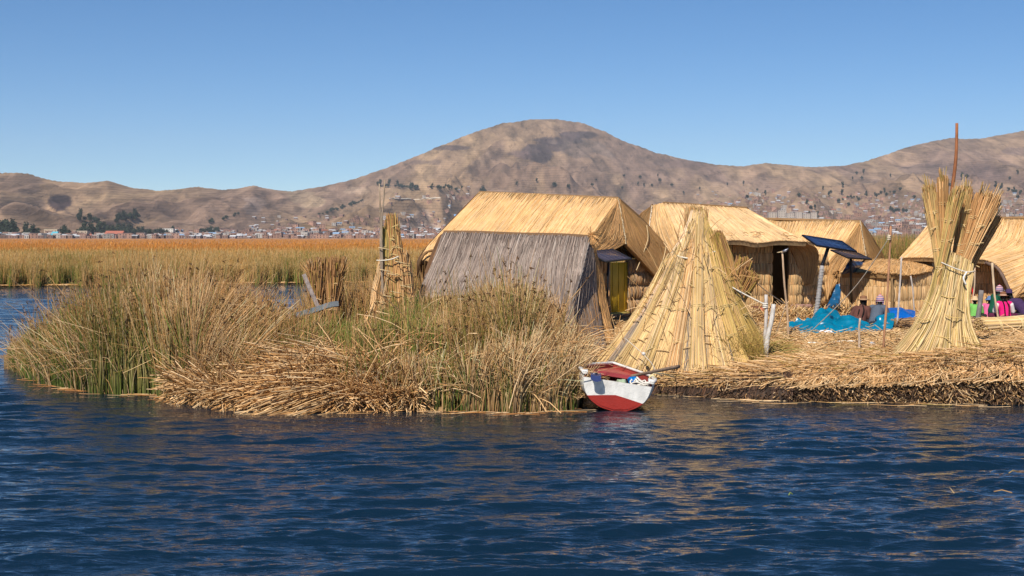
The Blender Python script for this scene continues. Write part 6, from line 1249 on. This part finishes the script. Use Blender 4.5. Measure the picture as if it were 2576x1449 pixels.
def person(lb, px, Y, face, top, skirt, hat, lean=.08, rise=0., head_turn=0., reach=(.30, .26), sc=1., braids=0, sleeves=None, side=0., shawl=None, base=None, spread=0., scarf=None):
    B0 = gpt(px, Y, .0) if base is None else base
    t = thing('person', lb, 'person', B0); a = math.radians(face); F = np.array([math.sin(a), math.cos(a), 0]); R = np.array([math.cos(a), -math.sin(a), 0]); Zv = np.array([0, 0, 1.])
    def j(x, y, z): return B0 + (R * (x + side * max(0, z - .2 - rise)) + F * y + Zv * z) * sc
    pel = (0, 0, .12 + rise); wst = (0, lean * .35, .28 + rise); che = (0, lean, .44 + rise); nec = (0, lean * 1.55, .565 + rise); hd = (0, lean * 1.9 + .025, .685 + rise)
    def cap(mb, pts, rs, n=12):
        P = np.array([j(*p) for p in pts]); k = np.linspace(0, 1, 10); q = crspline(P, k); d = np.r_[0, np.cumsum(np.linalg.norm(np.diff(P, axis=0), axis=1))]; d /= d[-1]; rr = np.interp(k, d, rs) * sc
        mb.tubes(q[None], rr[None], (1, 1, 1), sides=n, cap=True); mb.ball(q[0], rr[0] * .98, (1, 1, 1), 12); mb.ball(q[-1], rr[-1] * .98, (1, 1, 1), 12)
    arms = []
    for s in (-1, 1):
        sh = (s * .165, lean * 1.25 - .01, .51 + rise); elb = (s * (.24 + spread), lean + .07, .30 + rise + (.06 if reach[1] > .35 else 0)); wr = (s * .11, lean + reach[0], reach[1] + rise); arms.append((sh, elb, wr, s))
    if rise > .1: legs = [((s * .09, 0, .12 + rise), (s * .13, .30, .08), (s * .12, -.08, .055), (s * .12, -.2, .04)) for s in (-1, 1)]
    else: legs = [((s * .10, .02, .12), (s * .33, .30, .17), (s * .05, .36, .07), (s * -.06, .40, .05)) for s in (-1, 1)]
    mb = MB()
    cap(mb, [pel, wst, che, (0, lean * 1.3, .52 + rise)], [.13, .115, .13, .09]); cap(mb, [(0, lean * 1.3, .50 + rise), nec, hd], [.06, .05, .05])
    tu = math.radians(head_turn); fd = np.array([math.sin(tu), math.cos(tu)])
    hc = j(*hd); hF = R * fd[0] + F * fd[1]; hR = R * fd[1] - F * fd[0]
    def hp(x, y, z): return hc + (hR * x + hF * y + Zv * z) * sc
    th = np.linspace(0, PI, 15); ph = np.arange(20) * 2 * PI / 20
    G = np.array([[hp(.073 * math.sin(u) * math.cos(v) * (1 - .18 * max(0, -math.cos(u))), .092 * math.sin(u) * math.sin(v) + .008 * max(0, -math.cos(u)), .112 * math.cos(u)) for v in ph] for u in th]); mb.grid(G, (1, 1, 1), wrap=True, flip=True)
    mb.ball(hp(0, .098, -.012), np.array([.014, .014, .018]) * sc, (1, 1, 1), 8); mb.ball(hp(0, .088, .018), .011 * sc, (1, 1, 1), 8); mb.ball(hp(0, .078, -.085), .028 * sc, (1, 1, 1), 8)
    for s in (-1, 1): mb.ball(hp(s * .074, -.005, -.01), np.array([.012, .02, .03]) * sc, (1, 1, 1), 8)
    for sh, elb, wr, s in arms:
        cap(mb, [sh, elb], [.052, .04]); cap(mb, [elb, wr], [.04, .027])
        w_ = np.array(wr); e_ = np.array(elb); d = (w_ - e_) / np.linalg.norm(w_ - e_); p = w_ + d * .05
        cap(mb, [tuple(w_), tuple(p), tuple(w_ + d * .085)], [.027, .034, .034]); lat = np.cross(d, [0, 0, 1]); lat /= np.linalg.norm(lat) + 1e-9
        for i, (o, ln) in enumerate(((-.030, .06), (-.010, .072), (.010, .068), (.029, .052))): b = w_ + d * .10 + lat * o; cap(mb, [tuple(b), tuple(b + d * ln * .55 - [0, 0, .008]), tuple(b + d * ln * .85 - [0, 0, .03])], [.0095, .009, .008], 8)
        b = w_ + d * .035 - lat * s * .03; cap(mb, [tuple(b), tuple(b - lat * s * .025 + d * .03), tuple(b - lat * s * .02 + d * .06)], [.012, .011, .009], 8)
    for h, kn, an, to in legs: cap(mb, [h, kn], [.085, .06]); cap(mb, [kn, an], [.055, .035]); cap(mb, [an, to], [.035, .03])
    fuse(mb, 'body', .0095 * sc, M['skin'], t, 2)
    # garments
    mb = MB(); cap(mb, [(0, -.01, .10 + rise), wst, che, (0, lean * 1.3, .515 + rise), (0, lean * 1.45, .545 + rise)], [.175, .15, .165, .115, .07], 16)
    for sh, elb, wr, s in arms:
        cap(mb, [(s * .10, lean * 1.25, .505 + rise), sh, elb], [.085, .078, .06]); cap(mb, [elb, tuple(np.array(elb) + (np.array(wr) - np.array(elb)) * .93)], [.06, .045])
        if sleeves is not None: break_ = 1
    g = fuse(mb, 'jacket', .014 * sc, cmat(top), t, 5)
    if sleeves is not None:
        for sh, elb, wr, s in arms:
            m2 = MB(); cap(m2, [(sh[0] * 1.03, sh[1], sh[2] - .02), elb], [.086, .068]); cap(m2, [elb, tuple(np.array(elb) + (np.array(wr) - np.array(elb)) * .95)], [.068, .052]); fuse(m2, 'sleeve', .012 * sc, cmat(sleeves), t, 3)
    mb = MB()
    for h, kn, an, to in legs: cap(mb, [h, kn], [.125, .085]); cap(mb, [kn, tuple(np.array(an) * .85 + np.array(kn) * .15)], [.08, .06])
    cap(mb, [(0, -.03, .10 + rise * .5), (0, .08, .10 + rise)], [.17, .16]); 
    if rise <= .1: cap(mb, [(-.2, .18, .10), (.2, .18, .10)], [.10, .10])
    fuse(mb, 'skirt', .014 * sc, cmat(skirt), t, 5)
    if shawl is not None:
        mb = MB(); cap(mb, [(0, -.03, .20 + rise), (0, lean * .4 - .02, .32 + rise), (0, lean - .015, .45 + rise), (0, lean * 1.35, .53 + rise)], [.20, .185, .185, .10], 16)
        for s in (-1, 1): cap(mb, [(s * .12, lean, .48 + rise), (s * .20, lean * .7 + .01, .32 + rise)], [.10, .095])
        fuse(mb, 'shawl', .014 * sc, cmat(shawl), t, 5)
    if scarf is not None:
        mb = MB(); th = np.linspace(0, 2 * PI, 24); mb.tubes(np.array([j(nec[0] + .062 * math.cos(v), nec[1] + .062 * math.sin(v), nec[2] - .005) for v in th])[None], .022 * sc, scarf, sides=7); mb.build('scarf', M['cloth'], t)
    # face
    for s in (-1, 1):
        e = MB(); e.ball(hp(s * .030, .083, .016), np.array([.009, .006, .006]) * sc, (.02, .015, .012), 8); e.build('eye', M['skin'], t)
    e = MB(); e.tubes(np.array([hp(-.022, .087, -.052), hp(0, .094, -.05), hp(.022, .087, -.052)])[None], .005 * sc, (.16, .05, .04), sides=5, cap=True); e.build('mouth', M['skin'], t)
    hb = MB(); K = (.012, .010, .010)
    G = np.array([[hp(.081 * math.sin(u) * math.cos(v), -.010 + .094 * math.sin(u) * math.sin(v), .012 + .112 * math.cos(u)) for v in np.linspace(PI * .92, PI * 2.08, 16)] for u in np.linspace(.05, 2.0, 12)]); hb.grid(G, K, flip=True); hb.grid(G * .999 + hc * .001, K)
    for b in range(braids):
        s = (-1, 1)[b % 2]; k = np.linspace(0, 1, 22); p0 = hp(s * .045, -.07, -.06); p1 = j(s * .06 + .02, -.20 + lean * .8, .46 + rise); p2 = j(s * .05 + .01, -.205, .18 + rise)
        q = crspline([p0, (p0 + p1) / 2 - F * .03, p1, p2], k); hb.tubes(q[None], (.017 * (1 + .25 * np.sin(k * 60)) * sc)[None], K, sides=7, cap=True)
    hb.build('hair', M['cloth'], t)
    hm = MB()
    def dome(prof, col, tilt=.0, ov=1.12):
        rows, cols = [], []
        for i, pr in enumerate(prof):
            r, z = pr[0], pr[1]; rows.append([hp(r * math.cos(v), r * ov * math.sin(v) + tilt * z - .004, z) for v in ph]); cols.append([pr[2] if len(pr) > 2 else col] * len(ph))
        hm.grid(np.array(rows), np.array(cols, float), wrap=True)
    if hat[0] == 'bowler':
        c = hat[1]; d = np.array(c) * .55; dome([(.088, .045), (.125, .042), (.142, .050), (.144, .056), (.125, .052), (.090, .058, hat[2]), (.089, .085, hat[2]), (.087, .088, c), (.084, .125), (.070, .15), (.04, .162), (.003, .166)], c)
    elif hat[0] == 'brim':
        c = hat[1]; dome([(.088, .045), (.13, .03), (.165, .015), (.167, .02), (.13, .042), (.092, .06), (.088, .10), (.07, .135), (.035, .148), (.003, .15)], c)
    else:
        cs = [(.62, .58, .60), (.35, .02, .06), (.04, .03, .12), (.60, .56, .58), (.30, .03, .18), (.05, .05, .25), (.62, .58, .58), (.40, .03, .05), (.62, .58, .6), (.04, .03, .10), (.4, .04, .1), (.6, .55, .55)]
        zs = np.linspace(-.02, .145, 25); dome([(.094 * math.sqrt(max(0.002, 1 - max(0, (z - .02) / .127) ** 2.2)), z, cs[(i // 2) % len(cs)]) for i, z in enumerate(zs)], cs[0])
        for s in (-1, 1):
            fl = np.array([[hp(s * (.088 + .004 * math.cos(u)), -.02 + .05 * u * (1 - v * .75), .0 - .13 * v) for u in np.linspace(-1, 1, 6)] for v in np.linspace(0, 1, 8)]); hm.grid(fl, np.array([[cs[(i + 2) % len(cs)]] * 6 for i in range(8)])); hm.grid(fl + hR * s * .006, np.array([[cs[(i + 2) % len(cs)]] * 6 for i in range(8)]), flip=True)
        hm.ball(hp(0, 0, .155), .02 * sc, (.5, .05, .12), 8)
        if hat[0] == 'chullo_peak':
            G = np.array([[hp(.085 * math.sin(v) * (1 - .0 * u), .07 + .085 * u * math.cos(v), .035 - .035 * u) for v in np.linspace(-1.3, 1.3, 10)] for u in np.linspace(0, 1, 5)]); hm.grid(G, (.6, .58, .58)); hm.grid(G - Zv * .006, (.5, .5, .5), flip=True)
    hm.build('hat', M['cloth'], t)
    return t
person('seated woman in brown shawl and brown hat, seen from behind next to the black pot', 2160, 35.75, 18, (.105, .048, .038), (.05, .03, .03), ('bowler', (.20, .10, .055), (.36, .22, .13)), lean=.12, head_turn=45, braids=2, side=.22, shawl=(.115, .05, .04), sc=.98)
person('seated man in slate grey jacket and striped knitted cap, seen from behind', 2201, 35.55, 25, (.085, .105, .14), (.03, .03, .04), ('chullo',), lean=.24, head_turn=20, sc=1.02, spread=.02, side=.08)
person('kneeling man in dark green with striped cap facing the person in purple', 2501, 38.9, 72, (.012, .085, .05), (.02, .02, .03), ('chullo_peak',), lean=.08, rise=.19, reach=(.36, .30), sc=.98, scarf=(.4, .03, .03))
person('seated woman in bright pink vest with white sleeves and two black braids', 2529, 37.5, 8, (.62, .015, .16), (.10, .02, .05), ('bowler', (.20, .095, .055), (.45, .28, .2)), lean=.14, braids=2, sleeves=(.66, .62, .62), sc=.96)
person('person in purple bending over at the picture edge beside the yellow bucket', 2584, 38.4, -25, (.055, .03, .085), (.045, .03, .04), ('bowler', (.06, .035, .09), (.05, .03, .08)), lean=.34, rise=.03, reach=(.24, .16), spread=.05, sc=1.0)
person('seated child in pink and white under a blue sun hat', 2483, 39.0, 40, (.62, .12, .28), (.55, .2, .3), ('brim', (.10, .18, .36)), lean=.12, sleeves=(.66, .55, .55), sc=.84, reach=(.3, .22))
person('seated child in light green under a tan hat, beside the thick grey post', 2452, 38.8, 20, (.16, .42, .10), (.03, .03, .03), ('brim', (.56, .40, .24)), lean=.10, sc=.84)
rag('craft_bundle', 'pale crumpled bundle between the two children and the woman in pink', 2497, 37.9, (.16, .12, .10), (.40, .42, .42), 'cloth', 4, 'craft goods')
rag('orange_cloth', 'orange red cloth in front of the kneeling man', 2553, 37.6, (.11, .09, .14), (.68, .10, .045), 'cloth', 11, 'craft goods')
